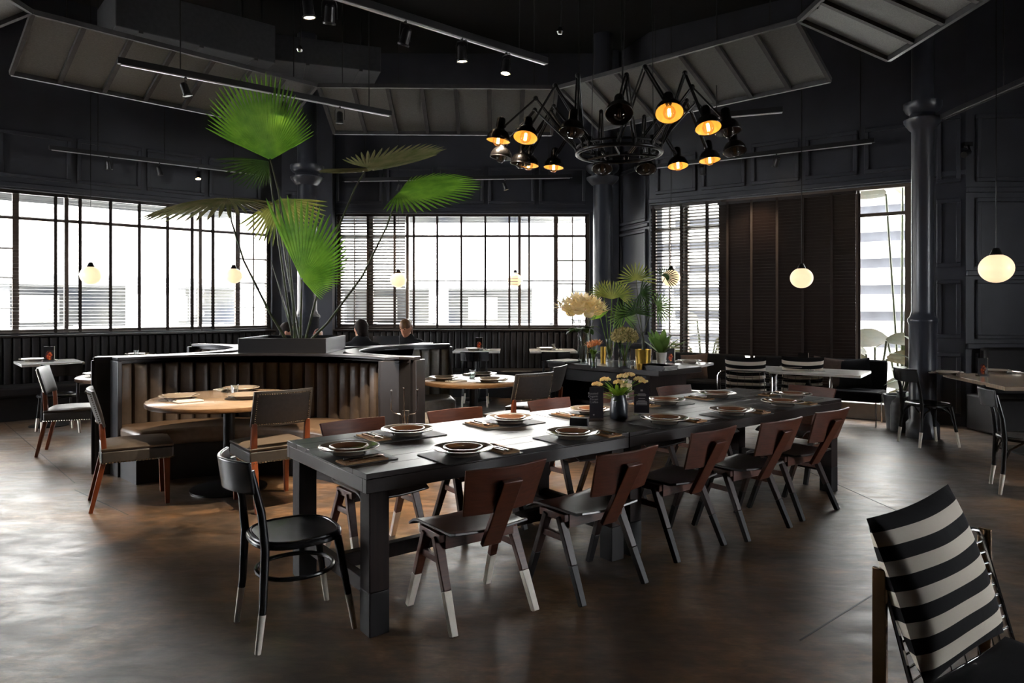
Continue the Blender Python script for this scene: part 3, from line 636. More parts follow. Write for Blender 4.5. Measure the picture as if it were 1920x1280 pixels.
# ------------------------------------------------------------------ fan palm
def fan(m, hub, direct, side, R0, a0, a1, n, lens=None, droop=0.0, fuse=0.62, cup=0.12, jag=1):
    # pleated fan leaf: leaflets radiate from hub in the plane of direct/side
    hub, d, s = Vector(hub), Vector(direct).normalized(), Vector(side); s = (s - d * s.dot(d)).normalized(); nn = d.cross(s).normalized()
    rnd = random.Random(int(abs(hub.x * 1000 + hub.z * 77)))
    st = (a1 - a0) / n
    for i in range(n):
        a = a0 + st * (i + .5); u = i / max(1, n - 1); L = R0 * (lens(u) if lens else 1) * (1 - 0.07 * rnd.random() * jag)
        def pt(r, off, lift):
            aa = a + off; q = hub + d * (cos(aa) * r) + s * (sin(aa) * r) + nn * (lift + cup * R0 * (r / R0) ** 2)
            q = q - Vector((0, 0, 1)) * (droop * (r / R0) ** 2.4 * R0); return q
        h = st * 0.5; rs = [0.02, 0.3, fuse, fuse + (1 - fuse) * 0.45, fuse + (1 - fuse) * 0.8, 1.0]; wd = [h, h, h, h * 0.62, h * 0.34, h * 0.04]
        vs = []
        for r_, w_ in zip(rs, wd):
            r = r_ * L; ridge = 0.75 * r * math.tan(h) * (w_ / h)
            vs += [pt(r, -w_, 0), pt(r, 0, ridge), pt(r, w_, 0)]
        fs = []
        for k in range(5): fs += [(3 * k, 3 * k + 1, 3 * k + 4, 3 * k + 3), (3 * k + 1, 3 * k + 2, 3 * k + 5, 3 * k + 4)]
        m.add(vs, fs)
    return m
palm = thing('fan_palm', 'tall fan palm with six big pleated fronds growing from the black planter box', 'palm', (-2.28, 7.42, 1.1))
PO = Vector((-2.28, 7.42, 1.1))
def frond(hubpx, Y, direct, side, R0, a0, a1, n, mat_, stem_from=(0, 0, 0), bend=(0, 0, 0), **k):
    hub = atd(*hubpx, Y) - PO
    o = fan(MB(), hub, direct, side, R0, R(a0), R(a1), n, **k).build('frond', mat_, palm)
    b = Vector(stem_from); mid = (b + hub) / 2 + Vector(bend)
    pts = [b, b * .66 + mid * .34 + Vector(bend) * .25, mid, mid * .4 + hub * .6 + Vector(bend) * .2, hub]
    MB().tube(pts, [0.017, 0.013, 0.011, 0.009, 0.007], 7).build('stem', M['stem'], o)
    return o
# big upper fan facing the room, and its small lower half
frond((507, 300), 6.95, (-0.28, -0.25, 0.95), (0.96, 0.1, 0.28), 0.82, -48, 78, 38, M['palm'], (-0.02, 0, 0), (0.05, 0, 0.12), lens=lambda u: 0.84 + 0.22 * sin(pi * min(1, u * 1.25)) - 0.22 * max(0, u - 0.62) / 0.38, fuse=0.66, cup=0.05)
frond((503, 302), 7.0, (-0.72, -0.2, -0.28), (0.3, 0, -0.9), 0.5, -28, 75, 16, M['palm_dark'], (-0.04, 0.02, 0), (-0.02, 0, 0.1), lens=lambda u: 1.0 - 0.5 * u, fuse=0.5, droop=0.1, cup=0.04)
# middle fan hanging beside the column
frond((566, 524), 6.9, (-0.14, -0.2, 1.0), (1, 0.15, 0.1), 0.86, -15, 150, 36, M['palm'], (0.05, -0.05, 0), (0.0, 0, 0), lens=lambda u: max(0.33, 1.0 - 0.85 * max(0, u - 0.08)), fuse=0.62, cup=0.04)
# left fan seen from below
frond((428, 372), 7.3, (-0.95, -0.1, 0.0), (0.05, 0.9, 0.22), 0.86, -165, 165, 42, M['palm_shaded'], (-0.08, 0, 0), (-0.16, 0, 0.12), droop=0.10, fuse=0.55, cup=0.14, lens=lambda u: 0.62 + 0.38 * sin(pi * u))
# right upper fan, edge on
frond((688, 314), 7.1, (0.97, -0.22, -0.02), (-0.2, .9, 0.36), 0.84, -150, 150, 42, M['palm_shaded'], (0.08, 0, 0), (0.02, 0, 0.28), droop=0.10, fuse=0.55, cup=0.26, lens=lambda u: 0.55 + 0.45 * sin(pi * u))
# right lower green fan
frond((748, 360), 6.9, (0.97, -0.2, 0.02), (0.1, 0.8, 0.45), 0.86, -92, 92, 34, M['palm'], (0.1, -0.02, 0), (0.12, 0, -0.05), droop=0.2, fuse=0.5, cup=0.16, lens=lambda u: 0.56 + 0.44 * sin(pi * u))
# yellow-green fan behind
frond((524, 372), 7.7, (0.25, 0.3, -0.85), (0.8, 0.5, 0.3), 0.55, -80, 70, 26, M['fan'], (0.02, 0.1, 0), (-0.05, 0, 0.1), droop=0.0, fuse=0.55, cup=0.1)
for k in range(3):
    x = -0.08 + 0.07 * k
    MB().tube([(x * .4, 0.05, 0), (x * 1.4 - 0.05, 0.06, 0.45), (x * 2.2 - 0.12, 0.06, 0.9)], [0.012, 0.009, 0.003], 6).build('young_spear', M['stem'], palm)

# ------------------------------------------------------------------ tables
def pedestal(r, h, base=0.3, sq=False):
    MB().lathe([(0.045, 0.02), (0.045, h - 0.03), (0.14, h - 0.02), (0.14, h)], 20).build('pedestal', M['iron'], r)
    MB().lathe([(base, 0), (base, 0.012), (base - 0.03, 0.022), (0.05, 0.04)], 32).build('base_plate', M['iron'], r)
def round_table(label, c, rad, z=0.75):
    r = thing('round_table', label, 'table', (*c, 0), 0, 'round oak tables')
    MB().lathe([(0.0, z), (rad - 0.012, z), (rad, z - 0.008), (rad, z - 0.042), (rad - 0.01, z - 0.045), (0, z - 0.045)], 56).build('table_top', M['oak'], r)
    MB().lathe([(rad + 0.002, z - 0.008), (rad + 0.004, z - 0.012), (rad + 0.004, z - 0.036), (rad + 0.002, z - 0.042)], 56).build('edge_band', M['oak_edge'], r)
    pedestal(r, z - 0.045); return r
def marble_table(label, c, sx, sy, rz, z=0.75, top='marble', group='small marble tables at the benches'):
    r = thing('cafe_table', label, 'table', (*c, 0), rz, group)
    MB().box((0, 0, z - 0.016), (sx, sy, 0.032)).build('table_top', M[top], r, bevel=0.004)
    pedestal(r, z - 0.032, 0.22); return r
T1 = (-2.34, 5.79); T2 = (-0.40, 7.3); T3 = (-4.22, 7.7); T4 = (-2.05, 9.1)
round_table('large round oak table standing in the front curved booth', T1, 0.62)
round_table('round oak table in the grey booth right of the palm', T2, 0.53)
round_table('round table half hidden behind the end of the front booth', T3, 0.5)
round_table('round table behind the palm box where people sit with a laptop', T4, 0.5, 0.87)
ra = wall_left.rotation_euler.z; ZF = 0.81
tl = atd(92, 664, 8.85); marble_table('white topped table at the bench under the left window, with a dark chair', tl[:2], 0.66, 0.72, ra, ZF)
tl2 = atd(256, 653, 9.75); marble_table('white topped table at the left bench behind the booth end', tl2[:2], 0.66, 0.72, ra, ZF)
tb1 = atd(895, 652, 11.22); marble_table('white topped table at the back bench, nearer to the woman', tb1[:2], 0.74, 0.66, 0, ZF)
tb2 = atd(1036, 652, 11.22); marble_table('white topped table at the back bench behind the flower table', tb2[:2], 0.74, 0.66, 0, ZF)
rr = wall_right.rotation_euler.z
tr1 = at(1262, 680, 0.75); marble_table('marble table behind the potted plants near the tilted blind', (tr1.x - 0.1, tr1.y + .05), 1.1, 0.7, rr, group=None)
tr2 = at(1535, 694, 0.75); marble_table('marble table between the striped cushion chairs and the window sofa', (tr2.x - 0.12, tr2.y + 0.02), 1.25, 0.7, rr, group=None)
# right hand booth table
rt = thing('booth_table', 'brown topped angular table at the panelled wall beside the right column', 'table', (0, 0, 0))
MB().prism([(4.62, 6.56), (6.4, 6.56), (6.4, 7.9), (4.86, 7.9)], 0.712, 0.75).build('table_top', M['oak'], rt, bevel=0.004)
MB().box((5.5, 7.2, 0.36), (0.1, 0.1, 0.71)).build('pedestal', M['iron'], rt); MB().box((5.5, 7.2, 0.01), (0.7, 0.6, 0.02)).build('base_plate', M['iron'], rt)
rbz = thing('wall_sofa', 'black leather sofa bench against the panelled right wall', 'bench', (0, 0, 0))
MB().box((6.9, 8.35, 0.22), (2.6, 0.6, 0.44)).build('seat', M['booth_dark'], rbz, bevel=0.03); MB().box((7.0, 8.64, 0.55), (2.4, 0.14, 0.9)).build('backrest', M['booth_dark'], rbz, bevel=0.04)

# ------------------------------------------------------------------ long communal table (two tables end to end)
u = Vector((cos(R(37.6)), sin(R(37.6)), 0)); v = Vector((-u.y, u.x, 0)); RU = R(37.6)
NC = at(687, 889, 0.75); NC.z = 0
def TP(s, q, z=0.0): p = NC + u * s + v * q; return Vector((p.x, p.y, z))
def long_table(label, s0, s1, wdt=1.0):
    r = thing('communal_table', label, 'table', TP(s0, 0), RU, 'two halves of the long dining table'); L = s1 - s0 - 0.006
    n = 7; pw = wdt / n
    for k in range(n): MB().box((L / 2, pw * (k + .5), 0.7375), (L, pw - 0.0015, 0.025)).build('top_plank', M['wood'], r, bevel=0.0015, seg=1)
    for y in (0.02, wdt - 0.02): MB().box((L / 2, y, 0.6925), (L, 0.04, 0.065)).build('apron', M['wood'], r, bevel=0.003)
    for x in (0.02, L - 0.02): MB().box((x, wdt / 2, 0.6925), (0.04, wdt - 0.08, 0.065)).build('apron', M['wood'], r, bevel=0.003)
    for x in (0.075, L - 0.075):
        for y in (0.07, wdt - 0.07):
            lg = MB().box((0, 0, 0.43), (0.1, 0.1, 0.46)).build('leg', M['wood_leg'], r, bevel=0.004, loc=(x, y, 0)); MB().box((0, 0, 0.1), (0.101, 0.101, 0.2)).build('dipped_foot', M['black_dip'], lg, bevel=0.004)
        MB().box((x, wdt / 2, 0.19), (0.045, wdt - 0.24, 0.07)).build('stretcher', M['wood_leg'], r, bevel=0.003)
    MB().box((L / 2, wdt / 2, 0.2), (L - 0.2, 0.05, 0.075)).build('stretcher', M['wood_leg'], r, bevel=0.003)
    return r
SEAM, TEND = 1.71, 4.22
long_table('near half of the long dark walnut dining table', 0, SEAM); long_table('far half of the long dark walnut dining table, with the flower vase', SEAM, TEND)
# ------------------------------------------------------------------ chairs
def ply_chair(label, loc, rz, white=False, group='plywood chairs at the long table'):
    r = thing('plywood_chair', label, 'chair', (loc[0], loc[1], 0), rz, group)
    tip = M['white_dip'] if white else M['black_dip']
    for s in (-1, 1):
        for (foot, topp) in (((s * .235, .215, 0), (s * .215, .07, .405)), ((s * .235, -.215, 0), (s * .215, -.03, .405))):
            f, t = Vector(foot), Vector(topp); k = f.lerp(t, 0.44)
            lg = MB().beam(k, t, .03, .042, .03, .052, up=(1, 0, 0)).build('leg', M['ply'] if white else M['ply_leg'], r, bevel=0.004)
            MB().beam(f, k, .03, .034, .03, .042, up=(1, 0, 0)).build('dipped_tip', tip, lg, bevel=0.003)
        MB().beam((s * .213, -.075, .405), (s * .213, .125, .405), .03, .04).build('side_rail', M['ply'], r, bevel=0.004)
        MB().beam((s * .218, -.06, .30), (s * .218, .10, .30), .022, .035).build('side_rail', M['ply'], r, bevel=0.004)
    MB().beam((-.2, -.07, .39), (.2, -.07, .39), .022, .075).build('cross_rail', M['ply'], r, bevel=0.003)
    MB().beam((-.2, .09, .39), (.2, .09, .39), .022, .06).build('cross_rail', M['ply'], r, bevel=0.003)
    def seat(a, b):
        x = (a - .5) * (.45 - .03 * (1 - b)); y = -.185 + .43 * b
        return (x, y, .438 - .012 * sin(pi * a) + (0.012 if b < .1 else 0) - (max(0, b - .78) / .22) ** 2 * .035)
    MB().grid(seat, 10, 10, thick=.014).build('seat', M['ply_dark'], r, bevel=0.003, seg=1)
    def back(a, b):
        x = (a - .5) * (.40 + .06 * b); y = -.232 - .075 * b - .034 * sin(pi * a)
        return (x, y, .545 + .225 * b)
    MB().grid(back, 12, 6, thick=.014).build('backrest', M['ply'], r, bevel=0.003, seg=1)
    MB().beam((0, -.165, .365), (0, -.348, .705), .108, .024, up=(0, 1, 0)).build('back_support', M['ply'], r, bevel=0.004)
    return r
def ring_pts(rx, ry, z, n=28, p=2.5, cy_=0):
    return [((abs(cos(t)) ** (2 / p)) * (1 if cos(t) >= 0 else -1) * rx, cy_ + (abs(sin(t)) ** (2 / p)) * (1 if sin(t) >= 0 else -1) * ry, z) for t in [2 * pi * k / n for k in range(n)]]
def bistro_chair(label, loc, rz, arches=False, group='black bentwood bistro chairs'):
    r = thing('bistro_chair', label, 'chair', (loc[0], loc[1], 0), rz, group); bm_ = M['bistro']
    for s in (-1, 1):
        pts = [(s * .19, -.225, 0), (s * .182, -.20, .2), (s * .176, -.19, .44), (s * .174, -.205, .6), (s * .172, -.25, .79)]
        f, k = Vector(pts[0]), Vector(pts[0]).lerp(Vector(pts[1]), 0.82)
        lg = MB().tube([k] + pts[1:], [.017, .018, .02, .018, .016], 10).build('rear_leg', bm_, r)
        MB().tube([f, k], [.014, .0175], 10).build('white_tip', M['white_dip'], lg)
        f, t = Vector((s * .19, .215, 0)), Vector((s * .155, .145, .43)); k = f.lerp(t, .38)
        lg = MB().tube([k, t], [.016, .02], 10).build('front_leg', bm_, r)
        MB().tube([f, k], [.013, .0165], 10).build('white_tip', M['white_dip'], lg)
    rim = ring_pts(.205, .20, .445, 32, 2.6, -.01)
    MB().prism([(p[0], p[1]) for p in ring_pts(.212, .207, 0, 40, 2.6, -.01)], .425, .452).build('seat_frame', bm_, r, bevel=0.008)
    MB().tube(ring_pts(.195, .19, .453, 40, 2.6, -.01), .0085, 8, closed=True).build('seat_rim', bm_, r)
    MB().grid(lambda a, b: ((a - .5) * .36 * (1 - .25 * abs(2 * b - 1) ** 4), -.01 + (b - .5) * .352 * (1 - .12 * abs(2 * a - 1) ** 4), .456 - .006 * sin(pi * a) * sin(pi * b)), 10, 10).build('seat_panel', bm_, r)
    MB().grid(lambda a, b: ((a - .5) * .42, -.262 - .075 * sin(pi * a) + .018 - .02 * b, .695 + .14 * b + .0 * a), 16, 3, thick=.018).build('top_rail', bm_, r, bevel=0.006)
    if arches:
        for (p, q) in (((-.176, -.19), (.176, -.19)), ((-.16, .16), (.16, .16)), ((-.176, -.19), (-.16, .16)), ((.176, -.19), (.16, .16))):
            a, b = Vector((*p, .0)), Vector((*q, .0))
            for (m0, m1) in ((a, b), (b, a)):
                MB().tube([m0 + Vector((0, 0, .27)), m0.lerp(m1, .10) + Vector((0, 0, .36)), m0.lerp(m1, .38) + Vector((0, 0, .425))], .009, 7).build('arched_brace', bm_, r)
    else:
        MB().tube(ring_pts(.168, .172, .28, 32, 2.2, -.005), .0105, 9, closed=True).build('ring_stretcher', bm_, r)
    return r
def leather_chair(label, loc, rz, nails=True, group='leather chairs at the round tables'):
    r = thing('leather_chair', label, 'chair', (loc[0], loc[1], 0), rz, group); wd = M['chairwood']
    for s in (-1, 1):
        MB().beam((s * .20, .205, 0), (s * .195, .20, .36), .03, .03, .046, .046).build('front_leg', wd, r, bevel=0.004)
        m = MB(); m.beam((s * .20, -.30, 0), (s * .20, -.21, .40), .028, .034, .036, .05, up=(1, 0, 0)); m.beam((s * .20, -.21, .39), (s * .20, -.228, .645), .036, .05, .032, .036, up=(1, 0, 0)); m.build('rear_leg', wd, r, bevel=0.003)
    def dome(a, b):
        x = (a - .5) * .47; y = -.235 + .48 * b; e = min(1, 6 * min(a, 1 - a), 6 * min(b, 1 - b))
        return (x, y, .44 + .025 * (max(0, sin(pi * a) * sin(pi * b)) ** .35) + .01)
    MB().box((0, .005, .395), (.47, .48, .09)).build('seat_apron', M['leather_back'], r, bevel=0.012)
    MB().grid(dome, 14, 14, thick=.02).build('seat', M['leather'], r, bevel=0.004)
    def bk(sd):
        return lambda a, b: ((a - .5) * (.45 - .01 * b), -.215 - .075 * b - .03 * sin(pi * a) + sd * (.012 + .018 * (max(0, sin(pi * a) * sin(pi * b)) ** .3)), .62 + .265 * b)
    m = MB(); f0, f1 = bk(1), bk(-.45); n = 12
    Pf = [[Vector(f0(i / n, j / n)) for j in range(n + 1)] for i in range(n + 1)]; Pb = [[Vector(f1(i / n, j / n)) for j in range(n + 1)] for i in range(n + 1)]
    W = n + 1; o = W * W; vs = [p for q in Pf for p in q] + [p for q in Pb for p in q]; fs = []; mi = []
    for i in range(n):
        for j in range(n):
            a, b, c, d = i * W + j, (i + 1) * W + j, (i + 1) * W + j + 1, i * W + j + 1
            fs += [(d, c, b, a), (o + a, o + b, o + c, o + d)]
    for i in range(n):
        fs += [(i * W, (i + 1) * W, o + (i + 1) * W, o + i * W), (o + i * W + n, o + (i + 1) * W + n, (i + 1) * W + n, i * W + n), (o + i, o + i + 1, i + 1, i), (n * W + i, n * W + i + 1, o + n * W + i + 1, o + n * W + i)]
    m.add(vs, fs).build('backrest', M['leather_back'], r, ang=60)
    if nails:
        m = MB(); sm = 0.0058
        for k in range(25):
            a = k / 24
            for b in (0.07, .92):
                if k % 1 == 0: p = Vector(f1(0.055 + .89 * a, b)); m.ball(p + Vector((0, -.003, 0)), sm, 6, 4)
        for k in range(1, 15):
            for a in (.055, .945): p = Vector(f1(a, .07 + .85 * k / 15)); m.ball(p + Vector((0, -.003, 0)), sm, 6, 4)
        for k in range(22):
            x = -.225 + .45 * k / 21
            for y in (-.237, .247): m.ball((x, y, .358), sm, 6, 4)
            for x2 in (-.237, .237): m.ball((x2, -.225 + .46 * k / 21, .358), sm, 6, 4)
        m.build('nailheads', M['nail'], r)['kind'] = 'stuff'
    return r
def uv_cushion(name, w_, h_, t_, mats, loc, rot, label, cat='cushion', group=None, seed=1, parent=None):
    n = 18; rnd = random.Random(seed); ph = rnd.random() * 6; vs = []; uvs = []; fs = []
    for sd in (1, -1):
        for i in range(n + 1):
            for j in range(n + 1):
                a, b = i / n, j / n; e = (sin(pi * a) * sin(pi * b)); e = max(0, e) ** .38
                pin = 1 - .055 * (1 - abs(2 * a - 1) ** 2) * 0; x = (a - .5) * w_ * (1 - .05 * sin(pi * b)); z = (b - .5) * h_ * (1 - .06 * sin(pi * a))
                y = sd * (t_ / 2 * e + .004 * sin(9 * a + ph) * sin(7 * b + ph) * e)
                vs.append((x, y, z)); uvs.append((a, b))
    W = n + 1; o = W * W
    for i in range(n):
        for j in range(n):
            a, b, c, d = i * W + j, (i + 1) * W + j, (i + 1) * W + j + 1, i * W + j + 1; fs += [(d, c, b, a), (o + a, o + b, o + c, o + d)]
    m = MB().add(vs, fs); ob = m.build(name, mats, parent, ang=80); ul = ob.data.uv_layers.new(name='UVMap')
    for lp in ob.data.loops: ul.data[lp.index].uv = uvs[lp.vertex_index]
    ob.location = loc; ob.rotation_euler = rot
    return tag(ob, label, cat, group)
def wire_chair(label, loc, rz, group, flat=False, pad='black seat pad'):
    r = thing('wire_chair', label, 'chair', (loc[0], loc[1], 0), rz, group); ch = M['chrome']; hw = .305
    B0, T0 = Vector((0, -.21, .42)), Vector((0, -.31, .77)); X = Vector((1, 0, 0)); fr = .0075
    rc = .05; d = (T0 - B0)
    pts = [B0 - X * hw, T0 - X * hw - d * .12, T0 - X * (hw - .02) - d * .03, T0 - X * (hw - .06), T0 + X * (hw - .06), T0 + X * (hw - .02) - d * .03, T0 + X * hw - d * .12, B0 + X * hw]
    MB().tube(pts, fr, 8).build('back_hoop', ch, r)
    sp = [(-hw, -.21, .42), (-hw, .27, .40), (-hw + .05, .31, .395), (hw - .05, .31, .395), (hw, .27, .40), (hw, -.21, .42)]
    MB().tube(sp, fr, 8).build('seat_hoop', ch, r)
    inner = MB(); 
    for s in (-1, 1): inner.tube([B0 + X * s * (hw - .075) + Vector((0, 0, -.02)), B0.lerp(T0, .5) + X * s * (hw - .07), T0 + X * s * (hw - .07)], .004, 6)
    for k in range(5): inner.tube([B0 + X * (-.18 + .09 * k), T0 + X * (-.18 + .09 * k)], .0028, 5)
    inner.build('back_uprights', ch, r)
    n = 10
    for k in range(n):
        c = B0.lerp(T0, .04 + .92 * k / n); MB().tube([c - X * hw, c - X * (hw - .08) - Vector((0, .004, 0)), c + X * (hw - .08) - Vector((0, .004, 0)), c + X * hw], .0028, 5).build('back_wire', ch, r)
    for k in range(10):
        y = -.18 + .048 * k; MB().tube([(-hw, y, .417), (-hw + .05, y, .395), (hw - .05, y, .395), (hw, y, .417)], .0028, 5).build('seat_wire', ch, r)
    for s in (-1, 1):
        if flat:
            MB().box((s * (hw + .015), -.30, .38), (.014, .04, .76)).build('flat_leg', M['bronze'], r, bevel=0.003); MB().box((s * (hw + .015), .26, .2), (.014, .04, .40)).build('flat_leg', M['bronze'], r, bevel=0.003)
            MB().box((s * (hw + .015), -.02, .01), (.014, .6, .02)).build('floor_runner', M['bronze'], r)
        else:
            x = s * (hw + .02)
            MB().tube([(s * hw, -.3, .74), (x, -.31, .7), (x, -.30, .06), (x, -.26, .012), (x, .24, .012), (x, .29, .06), (x, .29, .36), (s * hw, .27, .40)], .011, 9).build('sled_leg', ch, r)
    uv_cushion('seat_pad', .54, .50, .06, M['blackcloth'], (0, .03, .445), (R(90), 0, 0), None, None, None, 3, r)
    return r

names = ['nearest the black chair', 'second along from the black chair', 'third along, at the table seam', 'fourth along from the black chair', 'nearest the window end']
front = [(at(850, 1192, 0), at(1005, 1146, 0)), (at(1093, 1138, 0), at(1209, 1093, 0)), (at(1274.5, 1056, 0), at(1353.6, 1021.6, 0)), (at(1401.7, 1014.7, 0), at(1482.5, 990.6, 0)), (at(1505, 977, 0), at(1570, 955, 0))]
for k, (a, b) in enumerate(front):
    mid = (a + b) / 2; dd = (b - a).normalized(); ang = atan2(dd.y, dd.x); ang = RU * .6 + ang * .4
    fwd = Vector((-sin(ang), cos(ang), 0)); c = mid + fwd * .215
    lab = 'brown plywood chair, front side of the long table, %s' % names[k]
    ply_chair(lab, c, ang, white=(k == 0))
for k, s in enumerate((.56, 1.32, 2.23, 2.98, 3.72)):
    p = TP(s, 1.02); lab = 'plywood chair on the far side of the long table, %s' % names[k]
    ply_chair(lab, p, RU + pi + R((2, -2, 3, 0, -2)[k]), white=(k == 0))
p = TP(TEND + .16, .52); ply_chair('brown plywood chair at the far head of the long table by the wire chairs', p, RU + pi / 2)
a = (at(447, 1168, 0) + at(497, 1218, 0)) / 2; b = (at(600, 1125, 0) + at(672, 1178, 0)) / 2; fd = (b - a).normalized()
bistro_chair('black bentwood chair with white dipped feet at the near head of the long table', (a + b) / 2, face(fd.x, fd.y))
# leather chairs
a = (at(172, 960, 0) + at(166, 939, 0)) / 2; b = (at(330, 941, 0) + at(312, 919, 0)) / 2; fd = (b - a).normalized()
leather_chair('leather chair with chestnut legs on the open floor, at the left of the oak table', a + fd * .30, face(fd.x, fd.y))
cb = at(483, 964, 0); fd = Vector((-.62, .78, 0)); rt_ = Vector((fd.y, -fd.x, 0))
leather_chair('nailhead leather chair with its back to us, between oak table and long table', cb + fd * .30 + rt_ * .2, face(fd.x, fd.y))
pA = Vector((.10, 6.62, 0)); leather_chair('nailhead leather chair with its back to us at the grey booth table', pA + Vector((-.05, .12, 0)), face(-.58, .82))
leather_chair('plain backed leather chair turned sideways at the grey booth table', (.24, 7.42, 0), face(-.86, .35), nails=False)
pc = at(80, 850, 0); leather_chair('pale seated leather chair in profile at the half hidden round table', (pc.x + .26, pc.y + .12, 0), face(.93, .36))
# bistro chairs at small tables
def near(t, off, ang, label, arches=False): bistro_chair(label, (t[0] + off * cos(ang), t[1] + off * sin(ang), 0), face(-cos(ang), -sin(ang)), arches)
near(tl, .62, ra - pi / 2, 'dark bentwood chair at the white table under the left window')
near(tb1, .55, -pi / 2, 'dark bentwood chair at the back bench table nearer the woman')
near(tb2, .55, -pi / 2, 'dark bentwood chair at the back bench table behind the flower table')
q = (at(1690, 828, 0) + at(1723, 839, 0) + at(1758, 826, 0) + at(1795, 839, 0)) / 4
bistro_chair('black bentwood chair with arched braces in front of the right column', (q.x, q.y, 0), face(1, .05), arches=True)
q = (at(1864, 909, 0) + at(1876, 925, 0)) / 2
bistro_chair('black bentwood chair at the right edge, in front of the angular table', (q.x + .19, q.y - .09, 0), face(.9, -.42), arches=True)
# wire chairs and striped cushions
nrm = Vector((.55, -.835, 0)).normalized(); Am, Bm = Vector((1.05, 2.0, 0)), Vector((1.56, 2.34, 0)); wc = (Am + Bm) / 2 + nrm * .31
wire_chair('chrome wire chair with flat bronze legs in the near right corner', wc, face(nrm.x, nrm.y), 'chrome wire chairs', flat=True)
cc = (at(1633, 965, .9) + at(1790, 910, .9)) / 2 + nrm * .05
uv_cushion('striped_cushion', .47, .45, .15, M['stripe'], (cc.x + nrm.x * .05 - .065, cc.y + nrm.y * .05 - .045, .705), (R(19), R(4), face(nrm.x, nrm.y)), 'big black and white striped cushion on the near wire chair', 'cushion', 'striped cushions', 2)
fw = Vector((.5, .866, 0))
for k, px in enumerate((1403, 1508)):
    c = atd(px, 575, 8.15); ang = face(.40 - .12 * k, .9)
    wire_chair(('chrome wire chair with a striped cushion, nearer the potted plants', 'chrome wire chair with a striped cushion, nearer the window sofa')[k], (c.x + .10, c.y + .34, 0), ang, 'chrome wire chairs').scale = (.93, .96, .97)
    f2 = Vector((-sin(ang), cos(ang), 0)); o = Vector((c.x + .10, c.y + .34, 0)) - f2 * .17
    uv_cushion('striped_cushion', .47, .48, .15, M['stripe'], (o.x, o.y, .68), (R(13), 0, ang), ('striped cushion on the wire chair nearer the potted plants', 'striped cushion on the wire chair nearer the window sofa')[k], 'cushion', 'striped cushions', 5 + k)
# window sofa (black upholstered bench on wire legs)
def sofa(label, pxc, length):
    so = thing('window_sofa', label, 'sofa', (0, 0, 0), wall_right.rotation_euler.z, 'black window sofas')
    L = length
    t = tt(pxc, 'wall_right'); a, d = wall_pts['wall_right']; n2 = Vector((-d.y, d.x)); q = a + d * t - n2 * .50
    so.location = (q.x, q.y, 0)
    MB().box((-L / 2, 0, .375), (L, .55, .13)).build('seat', M['blackcloth'], so, bevel=0.03)
    m = MB(); m.beam((-L / 2, .22, .40), (-L / 2, .33, .80), L, .1, up=(0, 1, 0)); m.build('backrest', M['blackcloth'], so, bevel=0.03)
    for x in (-.06, -L + .06):
        MB().tube([(x, -.24, 0), (x, -.24, .32), (x, .2, .32), (x, .26, 0)], .009, 8).build('wire_leg', M['chrome'], so)
    return so
so = sofa('black upholstered sofa with thin wire legs under the clear right window', 1668, 1.7)
sofa('black upholstered sofa under the tilted and closed blinds', 1404, 1.42)
wl = wall_right.rotation_euler.z
def on_wall(px, off, z): t = tt(px, 'wall_right'); a, d = wall_pts['wall_right']; n2 = Vector((-d.y, d.x)); q = a + d * t - n2 * off; return (q.x, q.y, z)
uv_cushion('scatter_cushion', .5, .4, .14, M['browncloth'], on_wall(1572, .44, .63), (R(-16), R(5), wl), 'brown scatter cushion on the window sofa behind the marble table', 'cushion', 'brown scatter cushions', 8)
uv_cushion('scatter_cushion', .42, .38, .14, M['browncloth'], on_wall(1322, .46, .62), (R(-16), R(-6), wl), 'brown scatter cushion on the sofa by the tilted blind', 'cushion', 'brown scatter cushions', 9)
uv_cushion('scatter_cushion', .44, .40, .14, M['blackcloth'], on_wall(1610, .45, .63), (R(-16), R(-8), wl), 'black scatter cushion leaning at the sofa end', 'cushion', None, 10)

# ------------------------------------------------------------------ place settings
def rot2(x, y, a): return Vector((x * cos(a) - y * sin(a), x * sin(a) + y * cos(a), 0))
def rounded(w_, h_, r_, n=4):
    out = []
    for cx_, cy_, a in ((w_ / 2 - r_, h_ / 2 - r_, 0), (-w_ / 2 + r_, h_ / 2 - r_, 90), (-w_ / 2 + r_, -h_ / 2 + r_, 180), (w_ / 2 - r_, -h_ / 2 + r_, 270)):
        out += [(cx_ + r_ * cos(R(a + 90 * k / n)), cy_ + r_ * sin(R(a + 90 * k / n))) for k in range(n + 1)]
    return out
PROTO = {}
def place(key, maker, label, cat, loc, rz, group):
    if key not in PROTO:
        o = maker(); PROTO[key] = o; tag(o, label, cat, group)
    else:
        o = dup(PROTO[key], label); o['group'] = group; o['category'] = cat
    o.location = loc; o.rotation_euler = (0, 0, rz); return o
def mk_mat(): return MB().prism(rounded(.46, .31, .02), 0, .004).build('placemat', M['mat'], bevel=0.0012, seg=1)
def mk_plate():
    o = MB().lathe([(0, .006), (.065, .006), (.07, .004), (.072, 0), (.085, .0), (.088, .004), (.105, .022), (.152, .032), (.155, .035), (.152, .037), (.112, .029), (.085, .013), (0, .012)], 44).build('rimmed_plate', M['plate'])
    MB().tube([(.153 * cos(2 * pi * k / 44), .153 * sin(2 * pi * k / 44), .035) for k in range(44)], .0028, 6, closed=True).build('rim', M['rim'], o); return o
def mk_bowl():
    o = MB().lathe([(0, .003), (.05, .003), (.055, 0), (.07, 0), (.098, .022), (.1, .025), (.097, .026), (.07, .012), (.05, .008), (0, .007)], 40).build('shallow_bowl', M['bowl'])
    MB().tube([(.0985 * cos(2 * pi * k / 40), .0985 * sin(2 * pi * k / 40), .0255) for k in range(40)], .0022, 6, closed=True).build('rim', M['rim'], o); return o
